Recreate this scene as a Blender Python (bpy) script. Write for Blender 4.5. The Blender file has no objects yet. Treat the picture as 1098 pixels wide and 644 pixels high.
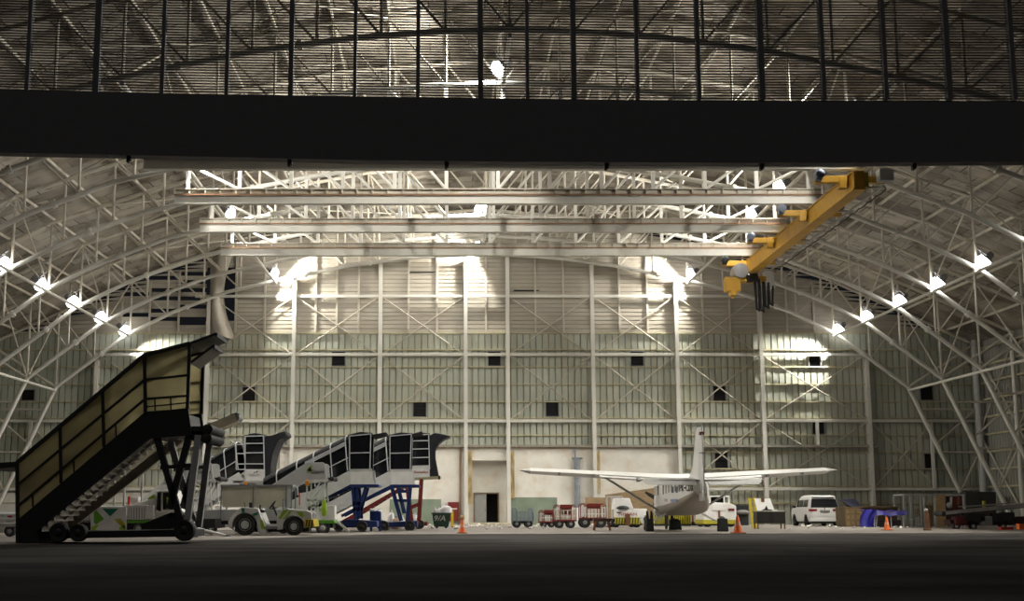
import bpy, bmesh, math, random
from mathutils import Vector, Matrix
random.seed(11)
rnd = random.Random(5)
SC = bpy.context.scene
COL = SC.collection

# ------------------------------------------------------------------ camera geometry
F, PX0, PY0, HC = 1400.0, 482.0, 322.0, 1.04
PITCH = math.atan(224.0 / F)
cp, sp = math.cos(PITCH), math.sin(PITCH)

def wp(px, py, Y):
    """world (X, Z) of a photograph point at depth Y"""
    u, v = (px - PX0) / F, (PY0 - py) / F
    d = cp - v * sp
    return u * Y / d, HC + Y * (sp + v * cp) / d

AX = 2.3                     # hangar axis
YW = 92.9                    # back wall cladding plane
TY = [92.0 - 6.35 * k for k in range(8)]   # truss lines, back to front
YF = 44.0                    # front wall

# ------------------------------------------------------------------ materials
MATS = {}
def nodes_of(name):
    m = bpy.data.materials.new(name); m.use_nodes = True
    nt = m.node_tree
    return m, nt, nt.nodes['Principled BSDF']

def mat(name, col, rough=0.6, metal=0.0, var=0.12, scale=3.0, bump=0.0, stretch=(1, 1, 1), spec=0.4, dirt=None, dirt_amt=0.5, dirt_scale=1.2):
    if name in MATS: return MATS[name]
    m, nt, b = nodes_of(name)
    N, L = nt.nodes.new, nt.links.new
    b.inputs['Roughness'].default_value = rough
    b.inputs['Metallic'].default_value = metal
    b.inputs['Specular IOR Level'].default_value = spec
    tc = N('ShaderNodeTexCoord'); mp = N('ShaderNodeMapping'); mp.inputs['Scale'].default_value = stretch
    L(tc.outputs['Object'], mp.inputs['Vector'])
    nz = N('ShaderNodeTexNoise'); nz.inputs['Scale'].default_value = scale; nz.inputs['Detail'].default_value = 5
    L(mp.outputs['Vector'], nz.inputs['Vector'])
    rp = N('ShaderNodeValToRGB')
    c0 = [max(0, c * (1 - var)) for c in col]; c1 = [min(1, c * (1 + var)) for c in col]
    rp.color_ramp.elements[0].position = 0.3; rp.color_ramp.elements[1].position = 0.7
    rp.color_ramp.elements[0].color = (*c0, 1); rp.color_ramp.elements[1].color = (*c1, 1)
    L(nz.outputs['Fac'], rp.inputs['Fac'])
    out = rp.outputs['Color']
    if dirt:
        n2 = N('ShaderNodeTexNoise'); n2.inputs['Scale'].default_value = dirt_scale; n2.inputs['Detail'].default_value = 8
        n2.inputs['Roughness'].default_value = 0.65
        L(mp.outputs['Vector'], n2.inputs['Vector'])
        r2 = N('ShaderNodeValToRGB'); r2.color_ramp.elements[0].position = 0.5; r2.color_ramp.elements[1].position = 0.72
        r2.color_ramp.elements[1].color = (dirt_amt,) * 3 + (1,)
        L(n2.outputs['Fac'], r2.inputs['Fac'])
        mx = N('ShaderNodeMix'); mx.data_type = 'RGBA'
        L(r2.outputs['Color'], mx.inputs['Factor']); L(out, mx.inputs['A']); mx.inputs['B'].default_value = (*dirt, 1)
        out = mx.outputs['Result']
    L(out, b.inputs['Base Color'])
    if bump:
        bp = N('ShaderNodeBump'); bp.inputs['Strength'].default_value = bump; bp.inputs['Distance'].default_value = 0.02
        L(nz.outputs['Fac'], bp.inputs['Height']); L(bp.outputs['Normal'], b.inputs['Normal'])
    MATS[name] = m
    return m

def emis(name, col, strength):
    if name in MATS: return MATS[name]
    m, nt, b = nodes_of(name)
    b.inputs['Emission Color'].default_value = (*col, 1); b.inputs['Emission Strength'].default_value = strength
    MATS[name] = m
    return m

def translucent(name, col, frac=0.6):
    m, nt, b = nodes_of(name)
    N, L = nt.nodes.new, nt.links.new
    b.inputs['Roughness'].default_value = 0.7
    tc = N('ShaderNodeTexCoord'); nz = N('ShaderNodeTexNoise'); nz.inputs['Scale'].default_value = 0.8; nz.inputs['Detail'].default_value = 6
    L(tc.outputs['Object'], nz.inputs['Vector'])
    rp = N('ShaderNodeValToRGB'); rp.color_ramp.elements[0].position = 0.3; rp.color_ramp.elements[1].position = 0.75
    rp.color_ramp.elements[0].color = (*[c * 0.75 for c in col], 1); rp.color_ramp.elements[1].color = (*[min(1, c * 1.15) for c in col], 1)
    L(nz.outputs['Fac'], rp.inputs['Fac']); L(rp.outputs['Color'], b.inputs['Base Color'])
    t = N('ShaderNodeBsdfTranslucent'); L(rp.outputs['Color'], t.inputs['Color'])
    mx = N('ShaderNodeMixShader'); mx.inputs[0].default_value = frac
    L(b.outputs[0], mx.inputs[1]); L(t.outputs[0], mx.inputs[2])
    L(mx.outputs[0], nt.nodes['Material Output'].inputs['Surface'])
    MATS[name] = m
    return m

STEEL = mat('cream painted steel', (0.56, 0.52, 0.44), 0.5, var=0.12, scale=1.5, dirt=(0.42, 0.30, 0.14), dirt_amt=0.5, dirt_scale=1.3)
STEELW = mat('white painted steel', (0.68, 0.66, 0.60), 0.45, var=0.08, scale=1.2, dirt=(0.5, 0.42, 0.28), dirt_amt=0.35)
GIRT = mat('yellowed girt paint', (0.48, 0.44, 0.28), 0.55, var=0.12, dirt=(0.4, 0.3, 0.12), dirt_amt=0.5)
CLAD = mat('grey green wall sheet', (0.44, 0.46, 0.385), 0.5, var=0.12, scale=0.5, stretch=(1, 1, 0.35), dirt=(0.44, 0.38, 0.24), dirt_amt=0.55, dirt_scale=0.4)
CLADU = mat('upper wall sheet', (0.44, 0.40, 0.33), 0.5, var=0.16, scale=0.5, stretch=(0.5, 1, 3), dirt=(0.33, 0.27, 0.2), dirt_amt=0.5, dirt_scale=0.5)
def roof_lining():
    m, nt, b = nodes_of('stained roof lining'); N, L = nt.nodes.new, nt.links.new
    b.inputs['Roughness'].default_value = .65; b.inputs['Specular IOR Level'].default_value = .3
    tc = N('ShaderNodeTexCoord'); mp = N('ShaderNodeMapping'); L(tc.outputs['Object'], mp.inputs['Vector'])
    br = N('ShaderNodeTexBrick'); br.offset = .37; br.inputs['Scale'].default_value = 1; br.inputs['Brick Width'].default_value = 2.45; br.inputs['Row Height'].default_value = 1.27
    br.inputs['Mortar Size'].default_value = .035; br.inputs['Color1'].default_value = (.42, .385, .325, 1); br.inputs['Color2'].default_value = (.17, .145, .115, 1); br.inputs['Mortar'].default_value = (.05, .042, .035, 1)
    L(mp.outputs['Vector'], br.inputs['Vector'])
    nz = N('ShaderNodeTexNoise'); nz.inputs['Scale'].default_value = .9; nz.inputs['Detail'].default_value = 8; nz.inputs['Roughness'].default_value = .7; L(mp.outputs['Vector'], nz.inputs['Vector'])
    rp = N('ShaderNodeValToRGB'); rp.color_ramp.elements[0].position = .50; rp.color_ramp.elements[1].position = .66; L(nz.outputs['Fac'], rp.inputs['Fac'])
    mx = N('ShaderNodeMix'); mx.data_type = 'RGBA'; L(rp.outputs['Color'], mx.inputs['Factor']); L(br.outputs['Color'], mx.inputs['A']); mx.inputs['B'].default_value = (.10, .075, .05, 1)
    n2 = N('ShaderNodeTexNoise'); n2.inputs['Scale'].default_value = .22; n2.inputs['Detail'].default_value = 3; L(mp.outputs['Vector'], n2.inputs['Vector'])
    r2 = N('ShaderNodeValToRGB'); r2.color_ramp.elements[0].position = .50; r2.color_ramp.elements[1].position = .68; L(n2.outputs['Fac'], r2.inputs['Fac'])
    m2 = N('ShaderNodeMix'); m2.data_type = 'RGBA'; L(r2.outputs['Color'], m2.inputs['Factor']); L(mx.outputs['Result'], m2.inputs['A']); m2.inputs['B'].default_value = (.50, .45, .37, 1)
    L(m2.outputs['Result'], b.inputs['Base Color'])
    bp = N('ShaderNodeBump'); bp.inputs['Strength'].default_value = .6; bp.inputs['Distance'].default_value = .06; L(nz.outputs['Fac'], bp.inputs['Height']); L(bp.outputs['Normal'], b.inputs['Normal'])
    MATS['stained roof lining'] = m; return m
ROOFM = roof_lining()
SIDEC = mat('shade darkened side sheet', (0.25, 0.25, 0.22), 0.55, var=0.15, scale=0.5, stretch=(1, 1, 0.35), dirt=(0.2, 0.16, 0.1), dirt_amt=0.5, dirt_scale=0.4)  # dimness of the side walls put into a darker sheet colour
MASON = mat('stained white plaster', (0.78, 0.75, 0.68), 0.8, var=0.08, scale=0.8, bump=0.15, dirt=(0.60, 0.45, 0.28), dirt_amt=0.6, dirt_scale=0.7)
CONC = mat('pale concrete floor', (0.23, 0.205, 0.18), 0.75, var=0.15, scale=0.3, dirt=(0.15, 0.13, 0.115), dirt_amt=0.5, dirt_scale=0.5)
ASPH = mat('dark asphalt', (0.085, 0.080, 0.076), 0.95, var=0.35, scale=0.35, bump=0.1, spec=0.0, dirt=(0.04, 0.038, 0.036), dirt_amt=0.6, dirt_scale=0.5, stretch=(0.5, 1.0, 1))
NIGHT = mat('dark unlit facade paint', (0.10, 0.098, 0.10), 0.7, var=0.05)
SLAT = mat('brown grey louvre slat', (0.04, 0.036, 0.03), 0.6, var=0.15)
BLACK = mat('black rubber', (0.022, 0.022, 0.022), 0.75, var=0.2)
DARK = mat('black painted steel', (0.02, 0.02, 0.02), 0.6, var=0.15)
DGLASS = mat('dark tinted glass', (0.012, 0.013, 0.016), 0.12, var=0.05, spec=0.6)
WHITE = mat('white vehicle paint', (0.84, 0.83, 0.80), 0.35, var=0.05, dirt=(0.45, 0.38, 0.28), dirt_amt=0.25, dirt_scale=2)
OFFW = mat('dull white paint', (0.70, 0.70, 0.68), 0.45, var=0.06, dirt=(0.4, 0.35, 0.28), dirt_amt=0.3, dirt_scale=2)
GREY = mat('light grey paint', (0.42, 0.42, 0.41), 0.5, var=0.06, dirt=(0.3, 0.28, 0.24), dirt_amt=0.3, dirt_scale=2)
MGREY = mat('mid grey metal', (0.25, 0.25, 0.26), 0.5, 0.2, var=0.1)
RIM = mat('grey wheel rim', (0.5, 0.5, 0.5), 0.45, 0.3, var=0.1)
LIME = mat('lime green paint', (0.32, 0.48, 0.03), 0.45, var=0.08)
GREEN = mat('green paint', (0.12, 0.36, 0.03), 0.45, var=0.08)
TEAL = mat('teal paint', (0.01, 0.16, 0.10), 0.45, var=0.08)
YELLOW = mat('hazard yellow paint', (0.62, 0.46, 0.02), 0.5, var=0.1)
OLIVEY = mat('dirty yellow paint', (0.42, 0.38, 0.03), 0.55, var=0.15)
CRANEY = mat('crane yellow paint', (0.60, 0.33, 0.03), 0.5, var=0.08, dirt=(0.3, 0.17, 0.03), dirt_amt=0.4, dirt_scale=1)
ORANGE = mat('cone orange', (0.80, 0.16, 0.03), 0.5, var=0.08)
BRONZE = mat('dull brown plastic', (0.13, 0.06, 0.03), 0.6, var=0.2)
BLUE = mat('blue painted steel', (0.012, 0.03, 0.14), 0.45, var=0.12)
TARP = mat('blue tarpaulin', (0.026, 0.023, 0.27), 0.45, var=0.25, scale=2.5, bump=0.4)
RED = mat('red painted steel', (0.17, 0.02, 0.017), 0.5, var=0.15)
REDB = mat('bright red plastic', (0.55, 0.03, 0.03), 0.4, var=0.1)
WOOD = mat('brown plywood', (0.24, 0.165, 0.085), 0.7, var=0.2, scale=2, stretch=(1, 1, 4))
CRATEW = mat('pale crate wood', (0.42, 0.29, 0.14), 0.7, var=0.2, scale=3, stretch=(1, 1, 4))
BINGREEN = mat('dark green bin plastic', (0.02, 0.055, 0.035), 0.5, var=0.15)
DADO = mat('faded green paint', (0.23, 0.28, 0.21), 0.75, var=0.15, scale=1.0)
BAGM = mat('white plastic bag', (0.75, 0.73, 0.74), 0.4, var=0.12, scale=6, bump=0.5)
BAGB = mat('brown sack', (0.38, 0.27, 0.18), 0.7, var=0.25, scale=5, bump=0.5)
SILV = mat('pale canopy tube', (0.72, 0.73, 0.75), 0.35, 0.2, var=0.06)
CLOTH = mat('dark grey canopy cloth', (0.016, 0.016, 0.02), 0.8, var=0.25, scale=3, bump=0.3)
STEPM = mat('worn step plate', (0.55, 0.52, 0.46), 0.4, 0.4, var=0.25, scale=4)
RUSTY = mat('yellow rust stain', (0.42, 0.31, 0.14), 0.75, var=0.5, scale=2.5, stretch=(2, 2, 0.5), dirt=(0.66, 0.62, 0.54), dirt_amt=0.85, dirt_scale=1.8)
BELLY = mat('beige belly paint', (0.36, 0.32, 0.26), 0.5, var=0.06)
VENTM = mat('dark vent void', (0.012, 0.012, 0.012), 0.8, var=0.05)
BLUEGREY = mat('blue grey motor paint', (0.20, 0.23, 0.30), 0.5, var=0.1)
REDTXT = mat('red lettering', (0.35, 0.05, 0.04), 0.5, var=0.05)
GREYTXT = mat('dark grey lettering', (0.10, 0.10, 0.11), 0.5, var=0.05)
BLACKTXT = mat('black lettering', (0.012, 0.012, 0.014), 0.5, var=0.05)
CREAM = mat('cream canvas', (0.58, 0.55, 0.42), 0.8, var=0.08, scale=1.5, bump=0.2, dirt=(0.42, 0.38, 0.26), dirt_amt=0.4)
CANOPY = translucent('yellowed canopy panel', (0.76, 0.71, 0.52), 0.8)
AMBER = mat('amber beacon', (0.75, 0.28, 0.03), 0.3, var=0.05)
GRAVP = mat('grey duct', (0.22, 0.24, 0.27), 0.5, var=0.2, dirt=(0.4, 0.38, 0.35), dirt_amt=0.5)
LENS = emis('lit flood lens', (1.0, 0.98, 0.95), 20.0)

# ------------------------------------------------------------------ mesh builder
class MB:
    def __init__(s): s.v, s.f, s.m = [], [], []
    def add(s, vs, fs, mi=0):
        n = len(s.v); s.v += [tuple(v) for v in vs]; s.f += [tuple(i + n for i in f) for f in fs]; s.m += [mi] * len(fs)
        return s
    def box(s, x0, x1, y0, y1, z0, z1, mi=0):
        vs = [(x, y, z) for x in (x0, x1) for y in (y0, y1) for z in (z0, z1)]
        return s.add(vs, [(0, 1, 3, 2), (4, 6, 7, 5), (0, 4, 5, 1), (2, 3, 7, 6), (0, 2, 6, 4), (1, 5, 7, 3)], mi)
    def beam(s, p, q, w, h, mi=0, up=(0, 0, 1)):
        p, q = Vector(p), Vector(q); d = (q - p).normalized(); u = Vector(up)
        if abs(d.dot(u)) > 0.98: u = Vector((0, 1, 0))
        a = d.cross(u).normalized(); b = a.cross(d).normalized()
        vs = []
        for c in (p, q):
            for (i, j) in ((-1, -1), (1, -1), (1, 1), (-1, 1)): vs.append(c + a * (w / 2 * i) + b * (h / 2 * j))
        return s.add(vs, [(0, 1, 2, 3), (7, 6, 5, 4), (0, 4, 5, 1), (1, 5, 6, 2), (2, 6, 7, 3), (3, 7, 4, 0)], mi)
    def tube(s, p, q, r, r2=None, n=8, mi=0):
        p, q = Vector(p), Vector(q); r2 = r if r2 is None else r2
        d = (q - p).normalized(); u = Vector((0, 0, 1)) if abs(d.z) < 0.95 else Vector((0, 1, 0))
        a = d.cross(u).normalized(); b = a.cross(d)
        vs = []
        for c, rr in ((p, r), (q, r2)):
            for i in range(n):
                t = 2 * math.pi * i / n; vs.append(c + (a * math.cos(t) + b * math.sin(t)) * rr)
        fs = [(i, (i + 1) % n, n + (i + 1) % n, n + i) for i in range(n)] + [tuple(range(n))[::-1], tuple(range(n, 2 * n))]
        return s.add(vs, fs, mi)
    def path(s, pts, r, n=8, mi=0):
        """continuous tube through points with mitred joints"""
        P = [Vector(p) for p in pts]; rings = []
        for i, p in enumerate(P):
            if i == 0: d = P[1] - P[0]
            elif i == len(P) - 1: d = P[-1] - P[-2]
            else: d = (P[i] - P[i - 1]).normalized() + (P[i + 1] - P[i]).normalized()
            d.normalize()
            if i == 0:
                u = Vector((0, 0, 1)) if abs(d.z) < 0.9 else Vector((0, 1, 0))
                a = d.cross(u).normalized()
            else:
                a = (a - d * a.dot(d)).normalized()
            b = a.cross(d)
            rings.append([p + (a * math.cos(2 * math.pi * k / n) + b * math.sin(2 * math.pi * k / n)) * r for k in range(n)])
        return s.loft(rings, mi)
    def loft(s, rings, mi=0, cap=True):
        n = len(rings[0]); vs = [v for r in rings for v in r]; fs = []
        for i in range(len(rings) - 1):
            for k in range(n): fs.append((i * n + k, i * n + (k + 1) % n, (i + 1) * n + (k + 1) % n, (i + 1) * n + k))
        if cap: fs += [tuple(range(n))[::-1], tuple(range((len(rings) - 1) * n, len(rings) * n))]
        return s.add(vs, fs, mi)
    def prism(s, pts, y0, y1, mi=0):
        """polygon of (x, z) extruded along y"""
        n = len(pts); vs = [(x, y0, z) for x, z in pts] + [(x, y1, z) for x, z in pts]
        fs = [tuple(range(n)), tuple(range(n, 2 * n))[::-1]] + [(i, n + i, n + (i + 1) % n, (i + 1) % n) for i in range(n)]
        return s.add(vs, fs, mi)
    def lathe(s, prof, c, axis='z', n=18, mi=0):
        rings = []
        for r, h in prof:
            ring = []
            for k in range(n):
                t = 2 * math.pi * k / n; a, b = r * math.cos(t), r * math.sin(t)
                if axis == 'z': ring.append((c[0] + a, c[1] + b, c[2] + h))
                elif axis == 'y': ring.append((c[0] + a, c[1] + h, c[2] + b))
                else: ring.append((c[0] + h, c[1] + a, c[2] + b))
            rings.append(ring)
        return s.loft(rings, mi)
    def blob(s, c, r, seed=0, rough=0.18, n=12, m=8, mi=0, flat=True):
        R = random.Random(seed); rings = []
        for i in range(m + 1):
            th = math.pi * (0.04 + 0.92 * i / m); ring = []
            for k in range(n):
                ph = 2 * math.pi * k / n; q = 1 + R.uniform(-rough, rough)
                z = -math.cos(th) * r[2] * q
                if flat: z = max(z, -r[2] * 0.8)
                ring.append((c[0] + math.sin(th) * math.cos(ph) * r[0] * q, c[1] + math.sin(th) * math.sin(ph) * r[1] * q, c[2] + z))
            rings.append(ring)
        return s.loft(rings, mi)
    def grid(s, fn, nu, nv, mi=0):
        vs = [fn(i / nu, j / nv) for i in range(nu + 1) for j in range(nv + 1)]
        fs = [(i * (nv + 1) + j, (i + 1) * (nv + 1) + j, (i + 1) * (nv + 1) + j + 1, i * (nv + 1) + j + 1) for i in range(nu) for j in range(nv)]
        return s.add(vs, fs, mi)

def build(name, mb, mats, parent=None, bevel=0.0, sharp=38, recalc=True, subsurf=0):
    me = bpy.data.meshes.new(name)
    me.from_pydata(mb.v, [], mb.f)
    if not isinstance(mats, (list, tuple)): mats = [mats]
    for m in mats: me.materials.append(m)
    for p, mi in zip(me.polygons, mb.m): p.material_index = mi
    bm = bmesh.new(); bm.from_mesh(me)
    if recalc: bmesh.ops.recalc_face_normals(bm, faces=bm.faces)
    if bevel > 0:
        ed = [e for e in bm.edges if len(e.link_faces) == 2 and e.calc_face_angle(0) > 0.6]
        bmesh.ops.bevel(bm, geom=ed, offset=bevel, segments=2, affect='EDGES', profile=0.6, clamp_overlap=True)
    if bevel > 0: sharp = min(sharp, 15)
    for f in bm.faces: f.smooth = True
    bm.to_mesh(me); bm.free()
    me.set_sharp_from_angle(angle=math.radians(sharp))
    o = bpy.data.objects.new(name, me); COL.objects.link(o)
    if parent is not None: o.parent = parent
    if subsurf:
        md = o.modifiers.new('sub', 'SUBSURF'); md.levels = md.render_levels = subsurf
    return o

def lettering(name, txt, m, parent, pos, xdir, updir, width, height, depth=0.006, shear=0.0):
    cu = bpy.data.curves.new('lettering', 'FONT'); cu.body = txt; cu.size = 1; cu.extrude = 0.01; cu.shear = shear
    cu.align_x = 'CENTER'; cu.align_y = 'CENTER'; cu.resolution_u = 2
    to = bpy.data.objects.new('tmp', cu); COL.objects.link(to)
    dg = bpy.context.evaluated_depsgraph_get(); dg.update()
    me = bpy.data.meshes.new_from_object(to.evaluated_get(dg))
    bpy.data.objects.remove(to); bpy.data.curves.remove(cu)
    xs = [v.co.x for v in me.vertices]; ys = [v.co.y for v in me.vertices]
    cx, cy = (min(xs) + max(xs)) / 2, (min(ys) + max(ys)) / 2
    sx, sy = width / max(1e-6, max(xs) - min(xs)), height / max(1e-6, max(ys) - min(ys))
    X = Vector(xdir).normalized(); U = Vector(updir).normalized(); Nn = X.cross(U).normalized()
    P = Vector(pos)
    for v in me.vertices:
        v.co = P + X * ((v.co.x - cx) * sx) + U * ((v.co.y - cy) * sy) + Nn * (v.co.z / 0.01 * depth)
    me.materials.clear(); me.materials.append(m)
    o = bpy.data.objects.new(name, me); COL.objects.link(o); o.parent = parent
    return o

def tag(o, label=None, cat=None, group=None, kind=None):
    if label: o['label'] = label
    if cat: o['category'] = cat
    if group: o['group'] = group
    if kind: o['kind'] = kind
    return o

class T:
    """a thing: an Empty at its base, parts below it"""
    def __init__(s, name, label, cat, X, Y, Z=0.0, group=None, kind=None, rz=0.0):
        s.X, s.Y, s.Z = X, Y, Z
        s.root = bpy.data.objects.new(name, None); COL.objects.link(s.root)
        s.root.location = (X, Y, Z); s.root.rotation_euler = (0, 0, rz); s.root.empty_display_size = 0.3
        tag(s.root, label, cat, group, kind)
    def q(s, px, py, dy=0.0):
        x, z = wp(px, py, s.Y + dy); return (x - s.X, dy, z - s.Z)
    def xz(s, px, py, dy=0.0):
        x, z = wp(px, py, s.Y + dy); return (x - s.X, z - s.Z)
    def poly(s, pts, dy=0.0): return [s.xz(a, b, dy) for a, b in pts]
    def part(s, name, mb, m, parent=None, **k): return build(name, mb, m, parent or s.root, **k)

def at(px, Y): return wp(px, 546, Y)[0]

def dup(root, loc, rz=None, label=None, group=None):
    r = root.copy(); COL.objects.link(r); r.location = loc
    if rz is not None: r.rotation_euler = (0, 0, rz)
    if label: r['label'] = label
    if group: r['group'] = group
    for ch in list(root.children):
        c = ch.copy(); COL.objects.link(c); c.parent = r
        for g in list(ch.children):
            d = g.copy(); COL.objects.link(d); d.parent = c
    return r

def wheel(t, px, py, rpx, y0, w, rim=RIM, rimf=0.58, name='wheel', xz=None, r=None, tyre=BLACK):
    """wheel on a y axle; near face at y0"""
    if xz is None:
        x, z = t.xz(px, py, y0); r = rpx / F * (t.Y + y0) / 1.013
    else: x, z = xz
    mb = MB(); mb.lathe([(r * rimf, 0.03), (r * 0.9, 0.0), (r, w * 0.18), (r, w * 0.82), (r * 0.9, w), (r * rimf, w - 0.03)], (x, y0, z), 'y', 22)
    o = t.part(name, mb, tyre)
    mr = MB(); mr.lathe([(r * 0.12, -0.01), (r * 0.3, 0.0), (r * rimf * 0.8, 0.05), (r * rimf, 0.02), (r * rimf, w - 0.04), (r * 0.2, w - 0.02)], (x, y0, z), 'y', 20)
    build('wheel_rim', mr, rim, o)
    return o

# ------------------------------------------------------------------ arch profile
_low = [(517, 272.5), (560, 274), (605, 277.5), (660, 285), (723, 297.5), (790, 313), (849, 335), (898, 359), (974, 415)]
LOWP = []
for px, py in _low:
    X, Z = wp(px, py, TY[0]); LOWP.append((max(0, X - AX), Z))
LOWP[0] = (0.0, LOWP[0][1])
UPP = [(0, 22.4), (7.35, 21.8), (14.7, 20.4), (20, 18.9), (25, 17.2), (30, 14.9), (34.8, 12.7), (36.5, 11.9)]
def interp(P, x):
    x = abs(x)
    for (a, b), (c, d) in zip(P, P[1:]):
        if x <= c: return b + (d - b) * (x - a) / (c - a)
    return P[-1][1] + (P[-1][1] - P[-2][1]) / (P[-1][0] - P[-2][0]) * (x - P[-1][0])
def zlow(x): return interp(LOWP, x)
def zup(x): return interp(UPP, x)
KNEE = LOWP[-1][0]
NX = [0, 2.45, 4.9, 7.35, 9.8, 12.25, 14.7, 17.25, 19.85, 22.4, 25.0, 27.5, KNEE]

# ------------------------------------------------------------------ ground
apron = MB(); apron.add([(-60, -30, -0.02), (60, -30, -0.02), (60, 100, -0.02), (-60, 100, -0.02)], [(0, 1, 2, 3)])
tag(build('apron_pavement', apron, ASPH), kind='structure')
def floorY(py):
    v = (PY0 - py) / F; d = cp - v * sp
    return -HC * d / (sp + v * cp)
edge = []  # slanting left end builds the spill of light into the slab outline
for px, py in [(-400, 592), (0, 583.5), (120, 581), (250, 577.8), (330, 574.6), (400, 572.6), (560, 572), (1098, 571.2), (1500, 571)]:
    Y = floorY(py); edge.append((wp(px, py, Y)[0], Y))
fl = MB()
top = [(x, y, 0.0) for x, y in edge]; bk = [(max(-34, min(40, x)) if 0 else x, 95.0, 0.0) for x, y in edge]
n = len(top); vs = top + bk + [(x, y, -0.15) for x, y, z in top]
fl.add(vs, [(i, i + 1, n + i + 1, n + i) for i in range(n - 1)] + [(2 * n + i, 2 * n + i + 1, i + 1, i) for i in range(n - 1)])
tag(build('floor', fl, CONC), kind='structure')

# ------------------------------------------------------------------ roof
roof = MB()
xs = [x for x, z in UPP]; prof = [(-x, z) for x, z in UPP[::-1]] + UPP[1:]
# lining sheets sag a little between purlins
NYR = 24
rx = []
for (a, za), (b, zb) in zip(prof, prof[1:]):
    for k in range(4): rx.append((a + (b - a) * k / 4, za + (zb - za) * k / 4))
rx.append(prof[-1])
vs, fs = [], []
rr = random.Random(3)
for i, (x, z) in enumerate(rx):
    for j in range(NYR + 1):
        y = YF - 0.6 + (93.6 - YF + 0.6) * j / NYR
        vs.append((AX + x, y, z + 0.42 + rr.uniform(-0.07, 0.05)))
m_ = NYR + 1
for i in range(len(rx) - 1):
    for j in range(NYR): fs.append((i * m_ + j, i * m_ + j + 1, (i + 1) * m_ + j + 1, (i + 1) * m_ + j))
roof.add(vs, fs)
ceil = tag(build('ceiling', roof, ROOFM), kind='structure')
for x in sorted(set([-x for x in NX] + NX)) + [-33.2, 33.2]:
    for dx in (0,):
        mb = MB(); mb.beam((AX + x + dx, YF, zup(x + dx) + 0.25), (AX + x + dx, 93.2, zup(x + dx) + 0.25), 0.07, 0.16)
        build('roof_purlin', mb, STEEL, ceil)
# lengthwise bracing frames hung between the arches
for x in (-KNEE, -25.0, -14.7, 0, 14.7, 25.0, KNEE):
    mb = MB(); mb.tube((AX + x, TY[-1], zlow(x) - .22), (AX + x, TY[0], zlow(x) - .22), 0.09)
    build('tie_beam', mb, STEELW, ceil)
    for k in range(7):
        for (za, zb) in (((zlow(x), zup(x)),) if k % 2 else ((zup(x), zlow(x)),)):
            mb = MB(); mb.tube((AX + x, TY[k], za), (AX + x, TY[k + 1], zb), 0.05, n=6); build('sway_brace', mb, STEEL, ceil)
# roof plane cross bracing
for x0, x1 in ((-22.4, -12.25), (12.25, 22.4), (-12.25, -4.9), (4.9, 12.25)):
    for k in range(0, 7, 2):
        for a, b in ((x0, x1), (x1, x0)):
            mb = MB(); mb.tube((AX + a, TY[k], zup(a) + 0.05), (AX + b, TY[k + 1], zup(b) + 0.05), 0.05, n=6); build('roof_brace', mb, STEEL, ceil)

# ------------------------------------------------------------------ arch trusses
ORD = ['standing against the back wall', 'second from the back wall', 'third from the back wall', 'fourth from the back wall', 'fifth from the back wall',
       'sixth from the back wall', 'seventh from the back wall', 'nearest the open front']
def truss():
    t = T('roof_truss', 'arched lattice roof truss of cream steel tubes, ' + ORD[0], 'roof truss', AX, TY[0], 0, 'arched roof trusses')
    lc = [(-x, 0, z) for x, z in LOWP[::-1]] + [(x, 0, z) for x, z in LOWP[1:]]
    mb = MB(); mb.path(lc, 0.125, 10)
    for x in (-27, -21, -12.6, -8, 8, 12.6, 21, 27):     # flange collars
        a = Vector((x - .09, 0, zlow(x - .09))); b = Vector((x + .09, 0, zlow(x + .09))); mb.tube(a, b, 0.2, n=10)
    t.part('lower_chord', mb, STEELW)
    uc = [(-x, 0, z) for x, z in UPP[:7][::-1]] + [(x, 0, z) for x, z in UPP[1:7]]
    mb = MB(); mb.path(uc, 0.11, 8); t.part('upper_chord', mb, STEEL)
    for s in (-1, 1):
        mb = MB(); mb.path([(s * KNEE, 0, zlow(KNEE)), (s * 34.2, 0, 0.25)], 0.15, 10); mb.box(s * 34.2 - .3, s * 34.2 + .3, -.3, .3, 0, .28); t.part('truss_leg', mb, STEELW)
        mb = MB(); mb.path([(s * 34.85, 0, 12.7), (s * 34.85, 0, 0.2)], 0.15, 10); mb.box(s * 34.85 - .25, s * 34.85 + .25, -.25, .25, 0, .22); t.part('outer_column', mb, STEELW)
        mb = MB(); mb.path([(s * KNEE, 0, zlow(KNEE)), (s * 34.8, 0, 12.5)], 0.10); t.part('web_diagonal', mb, STEEL)
        def leg(z): return KNEE + (34.2 - KNEE) * (zlow(KNEE) - z) / (zlow(KNEE) - 0.25)
        for a, b in ((8.0, 8.0), (5.6, 8.0), (5.0, 5.0), (2.2, 5.0)):
            mb = MB(); mb.tube((s * leg(a), 0, a), (s * 34.8, 0, b), 0.07, n=7); t.part('leg_lacing', mb, STEEL)
        for i, x in enumerate(NX):
            if x == 0 and s < 0: continue
            mb = MB(); mb.tube((s * x, 0, zlow(x)), (s * x, 0, zup(x)), 0.07, n=7); t.part('web_post', mb, STEEL)
        for i in range(len(NX) - 1):
            a, b = NX[i], NX[i + 1]
            mb = MB(); mb.tube((s * a, 0, zlow(a)), (s * b, 0, zup(b)), 0.055, n=6); t.part('web_diagonal', mb, STEEL)
    return t
tr0 = truss()
for k in range(1, 8):
    dup(tr0.root, (AX, TY[k], 0), label='arched lattice roof truss of cream steel tubes, ' + ORD[k])

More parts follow.
